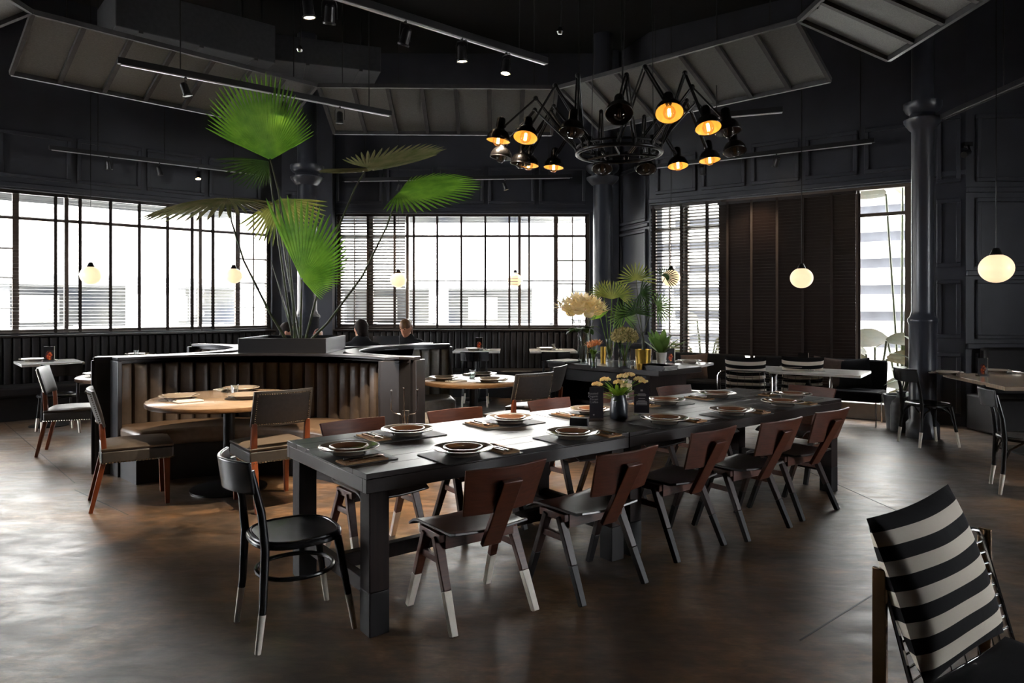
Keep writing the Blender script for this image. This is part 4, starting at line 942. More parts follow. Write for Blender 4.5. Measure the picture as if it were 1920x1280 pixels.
def mk_napkin():
    m = MB(); m.prism(rounded(.11, .23, .004, 1), 0, .004); m.grid(lambda a, b: ((a - .5) * .108 + .002, (b - .5) * .224, .006 + .002 * sin(a * 14)), 8, 4, thick=.003); return m.build('folded_napkin', M['napkin'])
def mk_fork():
    m = MB(); m.tube([(0, -.09, .004), (0, 0, .004), (0, .05, .006)], [.005, .003, .003], 6); m.box((0, .06, .006), (.018, .02, .002))
    for k in range(4): m.box((-.0075 + .005 * k, .085, .006), (.0022, .035, .002))
    return m.build('fork', M['steel'])
def mk_knife():
    m = MB(); m.tube([(0, -.1, .004), (0, 0, .005)], [.006, .005], 6); m.prism([(-.007, 0), (.007, 0), (.008, .07), (.002, .11), (-.007, .1)], .003, .006); return m.build('knife', M['steel'])
def mk_spoon():
    m = MB(); m.tube([(0, -.09, .004), (0, 0, .004), (0, .045, .007)], [.005, .003, .003], 6); m.ball((0, .068, .008), 1, 12, 8, (.019, .028, .005)); return m.build('spoon', M['copper'])
def setting(c, rz, phrase, z=.75):
    # local x = along the mat's long side, local y = away from the sitter; cutlery at the sitter's right
    z += .0005
    P_ = lambda x, y, h: Vector((c[0], c[1], z + h)) + rot2(x, y, rz)
    place('mat', mk_mat, 'charcoal placemat, ' + phrase, 'placemat', P_(.02, 0, 0), rz, 'charcoal placemats')
    place('plate', mk_plate, 'grey rimmed plate, ' + phrase, 'plate', P_(-.02, .01, .0042), rz, 'rimmed plates on the placemats')
    place('bowl', mk_bowl, 'brown shallow bowl on its plate, ' + phrase, 'bowl', P_(-.02, .01, .0165), rz, 'brown bowls on the plates')
    place('napkin', mk_napkin, 'folded tan napkin, ' + phrase, 'napkin', P_(.185, -.015, .0042), rz, 'tan napkins')
    place('fork', mk_fork, 'steel fork, ' + phrase, 'fork', P_(.155, -.01, .0125), rz + .04, 'forks'); place('knife', mk_knife, 'steel knife, ' + phrase, 'knife', P_(.18, -.01, .0125), rz - .03, 'knives'); place('spoon', mk_spoon, 'copper toned spoon, ' + phrase, 'spoon', P_(.21, -.005, .0125), rz + .08, 'spoons')
fp = ['front side, nearest the black chair', 'front side, second from the black chair', 'front side, third from the black chair', 'front side, fourth from the black chair', 'front side, nearest the window']
for k, (px, py) in enumerate(((876, 841), (1081, 811), (1252, 784.5), (1378, 769), (1472, 753))):
    c = at(px, py, .78); setting((c.x, c.y), RU, 'long table ' + fp[k])
for k, (px, py) in enumerate(((757, 806), (950, 784), (1104, 768), (1242, 750), (1340, 738))):
    c = at(px, py, .78); setting((c.x, c.y), RU + pi, 'long table ' + fp[k].replace('front', 'far'))
c = at(654, 841, .78); setting((c.x, c.y), RU - pi / 2, 'at the near head beside the black chair')
c = at(1482, 738.5, .78); setting((c.x, c.y), RU + pi / 2, 'at the far head towards the wire chairs')
# glasses and simpler settings on the other tables
def mk_glass():
    o = MB().shell([(.026, 0), (.027, .004), (.031, .085), (.0335, .09), (.031, .088), (.025, .008), (.001, .006)], 20).build('water_glass', M['clear']); MB().lathe([(0, .007), (.0245, .008), (.028, .05), (0, .05)], 18).build('water', M['water'], o); return o
def mk_jar():
    o = MB().shell([(.022, 0), (.024, .003), (.024, .06), (.03, .075), (.030, .078)], 16).build('candle_glass', M['clear']); MB().lathe([(0, .004), (.021, .004), (.021, .03), (0, .03)], 14).build('candle', M['paper'], o); return o
def mk_wn(): return MB().box((0, 0, .006), (.11, .2, .012)).build('white_napkin', M['napkin_w'], bevel=0.004)
def simple(c, rz, phrase, z=.75, nap='white'):
    z += .0008; P_ = lambda x, y, h: Vector((c[0], c[1], z + h)) + rot2(x, y, rz)
    place('plate', mk_plate, 'grey rimmed plate, ' + phrase, 'plate', P_(0, 0, 0), rz, 'plates on the smaller tables')
    place('wnap', mk_wn, 'white napkin, ' + phrase, 'napkin', P_(.2, 0, 0), rz, 'white napkins'); place('knife', mk_knife, 'steel knife, ' + phrase, 'knife', P_(.185, 0, .0125), rz + .1, 'knives'); place('fork', mk_fork, 'steel fork, ' + phrase, 'fork', P_(.215, 0, .0125), rz - .05, 'forks')
def glass(c, phrase, z=.75): place('glass', mk_glass, 'clear water glass, ' + phrase, 'glass', (c[0], c[1], z + .001), 0, 'water glasses')
def jar(c, phrase, z=.75): place('jar', mk_jar, 'small candle glass, ' + phrase, 'candle', (c[0], c[1], z + .001), 0, 'candle glasses')
def card(c, rz, phrase, z=.75):
    r = thing('picture_card', 'dark standing card with an orange food picture, ' + phrase, 'card', (c[0], c[1], z), rz, 'picture cards on tables')
    MB().box((0, 0, .008), (.12, .06, .016)).build('card_base', M['card'], r); MB().box((0, 0, .1), (.115, .008, .18)).build('picture', M['picture'], r); MB().box((.0605, 0, .1), (.004, .011, .19)).build('card_edge', M['rim'], r)
for px, py, rz, ph in ((336, 744, -.8, 'left side of the front booth table'), (462, 742, .8, 'right side of the front booth table'), (452, 729, 2.6, 'far side of the front booth table')):
    c = at(px, py, .77); simple((c.x, c.y), rz, ph)
g = at(440, 741, .75); glass(g, 'front booth table'); g = at(432, 745, .75); jar(g, 'front booth table')
for px, py, rz, ph in ((832, 709, -.8, 'left side of the grey booth table'), (918, 712, 1.2, 'right side of the grey booth table'), (905, 702, 2.2, 'far side of the grey booth table')):
    c = at(px, py, .77); simple((c.x, c.y), rz, ph)
g = at(886, 709, .75); glass(g, 'grey booth table')
c = at(186, 701, .77); simple((c.x, c.y), 0, 'half hidden round table')
card((tl.x, tl.y, 0), 0.3, 'table under the left window', ZF); simple((tl.x - .2, tl.y), ra, 'table under the left window', ZF)
simple((tl2.x - .05, tl2.y + .1), ra, 'table at the left bench behind the booth', ZF); glass((tl2.x + .05, tl2.y - .1), 'table at the left bench behind the booth', ZF)
card((tb1.x + .02, tb1.y + .15), 0, 'back bench table nearer the woman', ZF); simple((tb1.x - .05, tb1.y - .12), 0, 'back bench table nearer the woman', ZF)
simple((tb2.x - .1, tb2.y), 0, 'back bench table behind the flowers', ZF); glass((tb2.x + .02, tb2.y + .1), 'back bench table behind the flowers', ZF)
card((tr1.x - .02, tr1.y + .06), rr, 'marble table behind the potted plants'); simple((tr1.x + .22, tr1.y), rr + pi, 'marble table behind the potted plants')
card((tr2.x - .10, tr2.y + .2), rr, 'marble table at the window sofa'); simple((tr2.x - .25, tr2.y + .12), rr, 'marble table at the window sofa')
c = at(1776, 699, .77); simple((c.x, c.y), 1.57, 'angular table by the right column'); g = at(1845, 704, .75); glass(g, 'angular table by the right column'); g = at(1860, 707, .75); card((g.x, g.y + .15), .15, 'angular table by the right column')
c = at(1880, 697, .77); simple((c.x, c.y + .1), 0, 'far side of the angular table')
# ------------------------------------------------------------------ centrepiece of the long table
def text(s, size, loc, rot, mat_, parent, align='LEFT'):
    c = bpy.data.curves.new('lettering', 'FONT'); c.body = s; c.size = size; c.align_x = align; c.extrude = 0.0003; c.space_line = 0.9
    o = bpy.data.objects.new('lettering', c); COL.objects.link(o); c.materials.append(mat_); o.parent = parent; o.location = loc; o.rotation_euler = rot
    bpy.context.view_layer.update(); me = bpy.data.meshes.new_from_object(o.evaluated_get(bpy.context.evaluated_depsgraph_get())); q = bpy.data.objects.new('lettering', me); COL.objects.link(q); q.parent = parent; q.location = loc; q.rotation_euler = rot; bpy.data.objects.remove(o); q.name = 'lettering'; return q
def blossom(m, c, r, n, rnd, flat=.55, pet=.5):
    for i in range(n):
        z = 1 - (i + .5) / n * 1.15; a = i * 2.39996; q = sqrt(max(0, 1 - z * z)); d = Vector((q * cos(a), q * sin(a), z)); d.z *= flat
        p = Vector(c) + d * r; w_ = r * pet; t = Vector((-sin(a), cos(a), 0)); up = (d.normalized() + Vector((0, 0, .35))).normalized()
        m.add([p - t * w_ * .5, p + d * w_ * .35 - up * .1 * w_, p + t * w_ * .5, p + up * w_ * .8 + d * w_ * .45], [(0, 1, 2, 3)])
    return m
def leafset(root, name, mat_, c, n, L, wd, rnd, el=(.2, 1.1), part=True, droop=.2):
    for i in range(n):
        a = i * 2.4 + rnd.random() * .5; e = el[0] + (el[1] - el[0]) * rnd.random(); l = L * (.75 + .4 * rnd.random())
        leaf_part(name, mat_, root, c, Vector(c) + Vector((cos(a) * cos(e), sin(a) * cos(e), sin(e))) * l, wd, droop=droop, n=5)
rnd = random.Random(11)
vc = at(1160, 784, .75)
vz = thing('black_vase', 'black ceramic vase in the middle of the long table, holding cream flowers', 'vase', (vc.x, vc.y, .75))
MB().lathe([(0, 0), (.056, 0), (.06, .01), (.062, .05), (.058, .1), (.044, .158), (.041, .16), (.038, .155), (.05, .09), (0, .02)], 32).build('vase_body', M['vase'], vz)
fb = thing('cream_flowers', 'cream sedum flower heads with bright green leaves in the black vase', 'flowers', (vc.x, vc.y, .90))
def head(px, py, dy, r):
    p = atd(px, py, vc.y + dy) - Vector((vc.x, vc.y, .90)); m = MB()
    st = MB().tube([(0, 0, -.08), p * .5 + Vector((0, 0, .01)), p - Vector((0, 0, .008))], .0028, 6).build('flower_stem', M['fol'], fb)
    for k in range(26):
        a = k * 2.4; q = sqrt(k / 26) * r; m.ball(p + Vector((q * cos(a), q * sin(a), -.35 * q * q / r + .004 * rnd.random())), .0075 + .002 * rnd.random(), 6, 4)
    m.build('flower_head', M['cream'], fb)
for px, py, dy, r in ((1135, 709, .03, .036), (1120, 718, -.04, .036), (1167, 703, .05, .036), (1180, 700, .0, .038), (1198, 708, .04, .036), (1160, 714, -.05, .034), (1174, 721, -.08, .035), (1206, 713, .1, .03)): head(px, py, dy, r)
for k in range(34):
    a = k * 2.4; e = .15 + 1.0 * rnd.random(); l = .07 + .09 * rnd.random(); c0 = Vector((0, 0, -.03)) + Vector((cos(a), sin(a), 0)) * .02 + Vector((0, 0, .04 * rnd.random()))
    leaf_part('leaf', M['fol'], fb, c0, c0 + Vector((cos(a) * cos(e), sin(a) * cos(e), sin(e))) * l, .03, droop=.15, n=5)
def menu_stand(px, py, w_, h_, label, lines, kind):
    c = at(px, py, .75); r = thing('menu_stand', label, 'sign', (c.x, c.y, .75), kind, None)
    MB().box((0, 0, h_ / 2), (w_, .005, h_)).build('acrylic_sheet', M['acrylic'], r, smooth=False); MB().box((0, .03, .003), (w_, .07, .005)).build('acrylic_foot', M['acrylic'], r, smooth=False)
    MB().box((0, -.0035, h_ / 2 + .01), (w_ - .004, .001, h_ - .02)).build('printed_card', M['card'], r, smooth=False); return r
ms = menu_stand(1118, 790, .096, .225, 'dark coffee card in an acrylic stand, left of the black vase', None, .15)
text('Roasted\nOrganic\nForest\nCoffee', .021, (.012, -.0045, .178), (R(90), 0, 0), M['ink'], ms, 'RIGHT'); MB().ball((-.018, -.0045, .045), 1, 8, 6, (.006, .0005, .004)).build('printed_mark', M['ink'], ms)
ms2 = menu_stand(1203, 779, .105, .235, 'dark card printed with small pale lines, right of the black vase', None, -.1)
for k, (z, l) in enumerate(((.175, .016), (.152, .05), (.145, .062), (.138, .058), (.12, .045), (.104, .05), (.097, .07), (.09, .076), (.083, .074), (.076, .078))):
    MB().box((0, -.0045, z), (l, .0006, .0035 if k else .012)).build('printed_line', M['ink'], ms2, smooth=False)
c = at(1086, 797, .75); bk = thing('black_block_sign', 'small black block on the long table beside the coffee card', 'block', (c.x, c.y, .75), -.3)
MB().box((0, 0, .025), (.115, .05, .05)).build('block', M['book'], bk, bevel=0.003)
c = at(1181, 757, .75); tc_ = thing('tent_card', 'small white tent card behind the black vase', 'card', (c.x + .04, c.y + .35, .75), .1)
MB().beam((-.03, -.02, .07), (-.03, -.035, .16), .001, .07, up=(1, 0, 0)).box((0, 0, .1), (.075, .002, .09)).box((0, 0, .03), (.02, .02, .06)).build('card_sheet', M['paper'], tc_, smooth=False)

# ------------------------------------------------------------------ service table with flowers
sv = Vector((1.49, 7.11, 0)); sl = Vector((.42, 8.29, 0)); sr = Vector((2.03, 7.62, 0))
e1 = (sl - sv).normalized(); L1 = (sl - sv).length; e2 = Vector((e1.y, -e1.x, 0)); sa = atan2(e2.y, e2.x)
st = thing('service_table', 'dark wooden service table crowded with vases and potted plants', 'table', (sv.x, sv.y, 0), sa)
W2 = .78
MB().box((W2 / 2, L1 / 2, .82), (W2, L1, .06)).build('table_top', M['wood'], st, bevel=0.004)
MB().box((W2 / 2, .18, .395), (W2 - .12, .05, .79)).build('side_panel', M['wood_leg'], st, bevel=0.003); MB().box((W2 / 2, L1 - .18, .395), (W2 - .12, .05, .79)).build('side_panel', M['wood_leg'], st, bevel=0.003)
MB().box((W2 / 2, L1 / 2, .38), (.04, L1 - .4, .7)).build('centre_panel', M['panel_dark'], st); MB().box((W2 / 2 - .12, L1 / 2, .42), (.3, L1 - .42, .03)).build('shelf', M['wood_leg'], st)
MB().box((.1, L1 / 2, .72), (.03, L1 - .42, .14)).build('drawer_front', M['panel_dark'], st, bevel=0.003)
ZS = .851
def glass_vase(label, px, py, r0, r1, h, fill=.5, group='glass vases on the service table'):
    c = at(px, py, .85); o = thing('glass_vase', label, 'vase', (c.x, c.y, ZS), 0, group)
    MB().shell([(.001, .0), (r0, 0), (r0, .006), (r1, h), (r1 - .004, h), (r0 - .004, .012), (.001, .012)], 24).build('vase_glass', M['clear'], o)
    MB().lathe([(0, .014), (r0 - .005, .014), (r0 + (r1 - r0) * fill - .006, h * fill), (0, h * fill)], 20).build('water', M['water'], o); return c
def stems(root, tips, z0=.03, r=.004, mat_='stem'):
    for t in tips: MB().tube([(t[0] * -.12, t[1] * -.12, z0), (t[0] * .35, t[1] * .35, t[2] * .55), t], r, 6).build('flower_stem', M[mat_], root)
# tall vase with big cream blooms
c = glass_vase('tall glass vase holding big cream flower heads', 1094, 681, .062, .072, .40); rt0 = Vector((c.x, c.y, ZS))
b = thing('cream_bouquet', 'bouquet of big cream yellow blooms in the tall glass vase', 'flowers', rt0)
tips = []
for px, py, dy in ((1062, 577, 0), (1078, 568, .06), (1096, 570, -.02), (1112, 576, .05), (1085, 583, -.09), (1070, 586, .1), (1104, 588, -.07), (1120, 584, .12)):
    p = atd(px, py, c.y + dy) - rt0; tips.append(p); m = MB(); blossom(m, p, .085, 34, rnd, .8, .85); m.ball(p, .062, 10, 7, (1, 1, .75)); m.build('bloom', M['cream'], b)
stems(b, tips)
for k in range(12):
    a = k * 2.4; p = Vector((cos(a) * .06, sin(a) * .06, .40)); leaf_part('leaf', M['palm_dark'], b, p, p + Vector((cos(a) * .15, sin(a) * .15, -.02 + .12 * rnd.random())), .085, droop=.5)
# orange posy
c = glass_vase('small glass tumbler holding an orange posy', 1113, 690, .036, .04, .12); r0_ = Vector((c.x, c.y, ZS))
b = thing('orange_posy', 'small orange flower posy in the glass tumbler', 'flowers', r0_); tips = []
for k in range(8):
    a = k * 2.4; p = Vector((cos(a) * .075 * (k / 8) ** .5, sin(a) * .075 * (k / 8) ** .5, .235 + .03 * rnd.random())); tips.append(p); m = MB(); blossom(m, p, .036, 20, rnd, .8, .6); m.ball(p, .022, 7, 5); m.build('bloom', M['orange'], b)
stems(b, tips, .02, .003, 'fol'); leafset(b, 'leaf', M['fol'], (0, 0, .14), 14, .10, .04, rnd)
# gold cylinder
def gold_pot(label, px, py, r0, r1, h):
    c = at(px, py, .85); o = thing('gold_pot', label, 'pot', (c.x, c.y, ZS), 0, 'gold pots on the service table')
    MB().lathe([(0, 0), (r0, 0), (r1, h), (r1 - .006, h), (r0, .02), (0, .02)], 28).build('pot_wall', M['gold'], o); return c
gold_pot('narrow gold cylinder vase behind the orange posy', 1131, 681, .03, .034, .19)
c = gold_pot('gold plant pot holding the tall small leaved fan palm', 1206, 683, .08, .092, .17); r0_ = Vector((c.x, c.y, ZS))
MBsoil = MB().lathe([(0, .15), (.082, .15)], 20); 
sp = thing('small_fan_palm', 'small fan palm with green star fronds in the gold pot', 'plant', (c.x, c.y, ZS))
MB().lathe([(0, .14), (.080, .14), (.08, .151), (0, .155)], 20).build('soil', M['soil'], sp)
MB().tube([(0, 0, .1), (.0, 0, .25), (-.01, 0, .36)], [.022, .018, .014], 9).build('trunk', M['stem'], sp)
for (px, py, dy, dx, dz, R_, md) in ((1193, 525, .05, -.1, 1, .24, 'fan'), (1200, 549, -.1, .7, -.25, .2, 'palm_dark'), (1193, 588, -.08, -.1, 1, .22, 'palm_dark'), (1232, 575, .1, .8, .2, .2, 'fern'), (1170, 590, .12, -.8, .3, .2, 'fern'), (1247, 520, .2, .7, .7, .16, 'palm_dark')):
    h = atd(px, py, c.y + dy) - r0_; d = Vector((dx, -.25, dz)); o = fan(MB(), h, d, (d.z, -.15, -d.x), R_, R(-105), R(105), 17, fuse=.25, cup=.1, droop=.12).build('frond', M[md], sp)
    MB().tube([(-.01, 0, .3), Vector((-.01, 0, .3)) * .5 + h * .5 + Vector((-.01, 0, .04)), h], .0045, 6).build('stem', M['stem'], o)
# second tall vase with yellow-green fans
c = glass_vase('tall clear glass vase of yellow green palm fans', 1143, 678, .045, .05, .27); r0_ = Vector((c.x, c.y, ZS))
pf = thing('palm_fan_bunch', 'yellow green palm fan leaves standing in a clear glass vase', 'flowers', r0_)
for (px, py, dy, dx, dz, R_, md) in ((1147, 561, -.02, -.05, 1, .25, 'fan'), (1132, 552, .1, -.8, .7, .2, 'fan'), (1160, 556, .05, .85, .6, .21, 'fan'), (1126, 596, .1, -.5, .9, .15, 'fol'), (1172, 600, .1, .7, .4, .16, 'fern')):
    h = atd(px, py, c.y + dy) - r0_; d = Vector((dx, -.3, dz)); o = fan(MB(), h, d, (d.z, -.2, -d.x), R_, R(-75), R(75), 14, fuse=.35, cup=.12, droop=.1).build('frond', M[md], pf)
    MB().tube([(0, 0, .03), (h.x * .4, h.y * .4, h.z * .5), h], .005, 6).build('stem', M['fol'], o)
# dried flowers in a glass cylinder
c = glass_vase('wide glass cylinder vase holding dried seed flowers', 1171, 689, .062, .066, .2); r0_ = Vector((c.x, c.y, ZS))
b = thing('dried_flowers', 'rounded bunch of pale dried seed flowers in the glass cylinder', 'flowers', r0_); m = MB(); tips = []
for k in range(230):
    z = 1 - 2 * (k + .5) / 230; a = k * 2.39996; q = sqrt(1 - z * z)
    if z < -.55: continue
    rr_ = .135 * (.86 + .2 * rnd.random()); m.ball((q * cos(a) * rr_, q * sin(a) * rr_, .33 + z * rr_ * .72), .012 + .004 * rnd.random(), 6, 4)
m.build('seed_heads', M['dried'], b)['kind'] = 'stuff'
stems(b, [(.1 * cos(k), .1 * sin(k), .33) for k in range(9)], .02, .003, 'fol'); leafset(b, 'leaf', M['fern'], (0, 0, .3), 7, .2, .04, rnd, (.5, 1.3))
# white pot with broad leaves
c = at(1240, 683, .85); o = thing('white_pot', 'white tapered pot holding the broad leaved fern', 'pot', (c.x, c.y, ZS)); MB().lathe([(0, 0), (.046, 0), (.062, .135), (.057, .135), (.045, .02), (0, .02)], 28).build('pot_wall', M['whitepot'], o)
b = thing('broad_fern', 'broad leaved green fern in the white pot', 'plant', (c.x, c.y, ZS)); MB().lathe([(0, .10), (.05, .10), (.053, .12), (0, .125)], 20).build('soil', M['soil'], b)
for k in range(15):
    a = k * 2.4; e = .55 + .75 * ((k * 7) % 15) / 15; l = .27 + .1 * rnd.random(); leaf_part('leaf', M['fern'], b, (cos(a) * .015, sin(a) * .015, .115), Vector((cos(a) * cos(e), sin(a) * cos(e), sin(e))) * l + Vector((0, 0, .115)), .085, droop=.12)
# small things on the service table
c = at(1199, 693, .85); o = thing('gold_votive', 'tiny gold votive cup in front of the gold pot', 'candle', (c.x, c.y, ZS)); MB().lathe([(0, 0), (.028, 0), (.032, .06), (.028, .06), (.025, .01), (0, .01)], 18).build('cup', M['gold'], o)
jar((at(1186, 691, .85).x, at(1186, 691, .85).y), 'service table beside the gold votive', .85)
c = at(1233, 693, .85)
for k in range(4):
    o = thing('menu_book', 'black menu book, %s in the stack at the corner of the service table' % ('bottom one', 'second', 'third', 'top one')[k], 'book', (c.x + .01 * (k % 2), c.y + .02, ZS + .0125 * k), sa + .06 * (k % 3) - .05, 'stacked black menus')
    MB().box((0, 0, .006), (.24, .32, .003 * 4)).build('pages', M['paper'], o, smooth=False); MB().box((0, 0, .0018), (.25, .33, .003)).box((0, 0, .0105), (.25, .33, .003)).box((-.124, 0, .006), (.003, .33, .012)).build('cover', M['book'], o, smooth=False)
c = at(1052, 679, .85); o = thing('menu_tray', 'black tray of white paper menus at the left end of the service table', 'tray', (c.x + .06, c.y - .02, ZS), sa); MB().box((0, 0, .012), (.36, .3, .024)).build('tray', M['book'], o, bevel=0.004); MB().box((0, 0, .027), (.3, .24, .006)).build('paper_stack', M['paper'], o, smooth=False)

# ------------------------------------------------------------------ many-armed chandelier
CC = Vector((.81, 5.3, 2.66))
ch = thing('chandelier', 'black many-armed chandelier of sixteen desk lamp shades on an iron ring', 'chandelier', CC)
MB().tube([(.315 * cos(2 * pi * k / 48), .315 * sin(2 * pi * k / 48), 0) for k in range(48)], .016, 10, closed=True).build('ring', M['iron'], ch)
MB().tube([(.315 * cos(2 * pi * k / 48), .315 * sin(2 * pi * k / 48), .045) for k in range(48)], .01, 8, closed=True).build('upper_ring', M['iron'], ch)
for k in range(3):
    a = 2 * pi * k / 3 + .25; MB().tube([(0, 0, 0), (.31 * cos(a), .31 * sin(a), 0)], .008, 6).build('ring_spoke', M['iron'], ch)
for a, tp in ((2.2, (-.02, 0)), (4.6, (.02, -.05)), (.4, (.04, .02))):
    MB().tube([(.31 * cos(a), .31 * sin(a), .04), (tp[0] * 4 + .1 * cos(a), tp[1] * 4 + .1 * sin(a), CEIL - CC.z)], .0035, 6).build('hanging_cable', M['track'], ch)
MB().tube([(0, 0, 0), (.03, .02, .4), (.02, 0, .9), (.02, 0, CEIL - CC.z)], .005, 6).build('power_flex', M['iron'], ch)
LAMPS = [(934, 264, 1, 0), (985, 258, 1, .35), (1072, 248, 0, .1), (1161, 214, 0, .55), (1255, 212, 1, .5), (1328, 240, 1, .3), (1366, 247, 0, .1), (1378, 284, 0, .4), (1362, 306, 1, .25), (1296, 320, 1, .35), (1217, 322, 0, .65), (1129, 317, 0, .65), (1038, 314, 1, .2), (977, 313, 1, .2), (938, 314, 0, .12), (934, 296, 0, .1)]
ZL = 2.72
shade_prof = [(.088, 0), (.089, .006), (.084, .035), (.066, .066), (.042, .083), (.034, .092), (.033, .15), (.029, .168), (.012, .178), (0, .178)]
for i, (px, py, lit, tl_) in enumerate(LAMPS):
    p = at(px, py, ZL) - CC; rad = Vector((p.x, p.y, 0)); q = rad.normalized(); 
    if rad.length > 1.0: p = Vector((q.x * 1.0, q.y * 1.0, p.z))
    tow = Vector((-(CC + p).x, -(CC + p).y, 0)).normalized()
    dn = (Vector((0, 0, -1)) + tow * tl_ + q * .15).normalized()
    zax = -dn; rot = zax.to_track_quat('Z', 'Y').to_matrix()
    sp_ = 1
    sh = MB().shell(shade_prof, 28, p, rot).build('lamp_shade', M['shade'], ch, ang=50)
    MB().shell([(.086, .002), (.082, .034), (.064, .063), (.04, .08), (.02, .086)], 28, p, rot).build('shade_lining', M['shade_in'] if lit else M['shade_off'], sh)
    MB().tube([p + rot @ Vector((.0885 * cos(2 * pi * k / 28), .0885 * sin(2 * pi * k / 28), 0)) for k in range(28)], .0025, 6, closed=True).build('shade_rim', M['shade'], sh)
    MB().lathe([(0, -.042), (.022, -.036), (.036, -.018), (.041, .003), (.034, .03), (.018, .055), (.016, .08)], 18, p, rot).build('bulb', M['bulbglass'], sh)
    m = MB()
    for k in range(5): a = 2 * pi * k / 5; m.tube([p + rot @ Vector((.009 * cos(a), .009 * sin(a), -.02)), p + rot @ Vector((.008 * cos(a), .008 * sin(a), .035))], .0022, 5)
    m.build('filament', M['filament'] if lit else M['filament_off'], sh)
    topc = p + rot @ Vector((0, 0, .11)); th = atan2(p.y, p.x) + .35 * (1 if i % 2 else -1); foot = Vector((.315 * cos(th), .315 * sin(th), .03))
    elb = foot * .45 + topc * .55; elb.z = max(.40, topc.z + .22) + .05 * (i % 3); side = q.cross(Vector((0, 0, 1))) * .011
    up = Vector((0, 0, .016)); ax = MB()
    for s in (-1, 1):
        ax.tube([foot + side * s, elb + side * s], .007, 6); ax.tube([elb + side * s, topc + side * s - q * .03], .007, 6)
    ax.ball(elb, .02, 8, 6).ball(foot, .02, 8, 6).ball(topc - q * .03, .016, 8, 6); ax.tube([foot + Vector((0, 0, -.04)), foot + Vector((0, 0, .05))], .016, 8); ax.tube([foot + up * 2, foot.lerp(elb, .5) + up], .0035, 5)
    ax.build('lamp_arm', M['iron'], ch)

# ------------------------------------------------------------------ globe pendants
for k, (px, py, r, lb) in enumerate(((170, 516, 18.5, 'globe lamp on the far-left, in front of the wide left blind'), (438, 517, 15.5, 'globe lamp left of the palm stems at the left window'), (747, 525, 15, 'globe lamp above the woman at the back window'), (966, 525, 14.2, 'globe lamp at the right end of the wide back blind'), (1258, 521, 17, 'globe lamp behind the potted plants at the tilted blind'), (1503, 521, 20.5, 'globe lamp in front of the closed dark blind'), (1868, 503, 29, 'largest globe lamp, in front of the right wall panels'))):
    Y = F * .133 / r; p = atd(px, py, Y); o = thing('globe_pendant', 'opal ' + lb, 'lamp', p, 0, 'opal globe pendants')
    MB().ball((0, 0, 0), .133, 28, 18, (1, 1, .93)).build('globe', M['globe'], o)
    MB().lathe([(.052, .10), (.05, .118), (.026, .17), (.022, .175), (0, .175)], 18).build('lamp_cap', M['iron'], o)
    MB().tube([(0, 0, .17), (0, 0, CEIL - p.z)], .004, 6).build('cord', M['iron'], o)

# ------------------------------------------------------------------ track lights
def head_unit(o, p, lit, aim=(0, 0, -1), power=0, yoke=True, size=1.0):
    aim = Vector(aim).normalized(); rot = (-aim).to_track_quat('Z', 'Y').to_matrix(); c = p - Vector((0, 0, .10 * size))
    h = MB().shell([(.036, -.06), (.042, -.062), (.044, -.05), (.036, -.045), (.033, .05)], 18, c, rot).lathe([(.033, .05), (.024, .065), (0, .066)], 18, c, rot).build('spot_head', M['track'], o)
    MB().lathe([(0, -.056), (.035, -.056)], 18, c, rot).lathe([(0, -.0565), (.03, -.0575)], 12, c, rot).build('lens', M['spotglow'] if lit else M['spotoff'], h)
    sx = rot @ Vector((.05, 0, 0)); MB().tube([c + sx * 1 + rot @ Vector((0, 0, -.02)), c + sx + Vector((0, 0, .075)), p + sx * .8, p - sx * .8, c - sx + Vector((0, 0, .075)), c - sx + rot @ Vector((0, 0, -.02))], .004, 6).tube([p, p + Vector((0, 0, .03))], .012, 8).build('yoke', M['track'], h)
    if power:
        l = bpy.data.lights.new('spot_beam', 'SPOT'); l.energy = power; l.color = (1, .80, .58); l.spot_size = R(62); l.spot_blend = .8; l.shadow_soft_size = .04
        lo = bpy.data.objects.new('spot_beam', l); COL.objects.link(lo); lo.parent = o; lo.location = c + aim * .07; lo.rotation_euler = (-aim).to_track_quat('Z', 'Y').to_euler()
def track(label, a, b, heads, hang=(.2, .8), lit_lip=True, w_=.045):
    a, b = Vector(a), Vector(b); d = b - a; o = thing('track_light', label, 'track light', a)
    MB().beam((0, 0, 0), d, w_, .055).build('track_rail', M['track'], o, bevel=0.003); MB().beam(d * .01 + Vector((0, 0, -.032)), d * .99 + Vector((0, 0, -.032)), .02, .01).build('track_lip', M['track_lit'] if lit_lip else M['track'], o)
    for t in hang: q = d * t; MB().tube([q + Vector((0, 0, .02)), Vector((q.x, q.y, CEIL - a.z))], .006, 6).build('drop_rod', M['track'], o)
    for (t, lit, aim, pw) in heads: head_unit(o, d * t + Vector((0, 0, -.05)), lit, aim, pw)
    return o
ZT = 3.62
def tpx(x0, x1, x): # fraction along a level track seen between columns, from the two end points
    return x
def frac(a, b, px):
    k = (px - 960) / F; d = b - a; return (k * a.y - a.x) / (d.x - k * d.y)
a, b = at(560, -32, ZT), at(1025, 115, ZT)
track('long track over the booth aisle with five lit spots', a, b, [(max(.03, frac(a, b, 508)), 1, (.1, .1, -1), 0), (frac(a, b, 618), 1, (-.15, .35, -1), 190), (frac(a, b, 760), 1, (-.35, .3, -1), 200), (frac(a, b, 866), 1, (.05, .1, -1), 170), (frac(a, b, 949), 1, (-.1, -.1, -1), 150)], (.18, .86))
a, b = at(220, 113, ZT), at(733, 213, ZT); track('upper left track crossing behind the tallest palm frond', a, b, [(frac(a, b, 348), 0, (.3, .1, -1), 0), (frac(a, b, 530), 1, (-.3, .4, -1), 0), (frac(a, b, 637), 0, (0, 0, -1), 0)], (.19, .9))
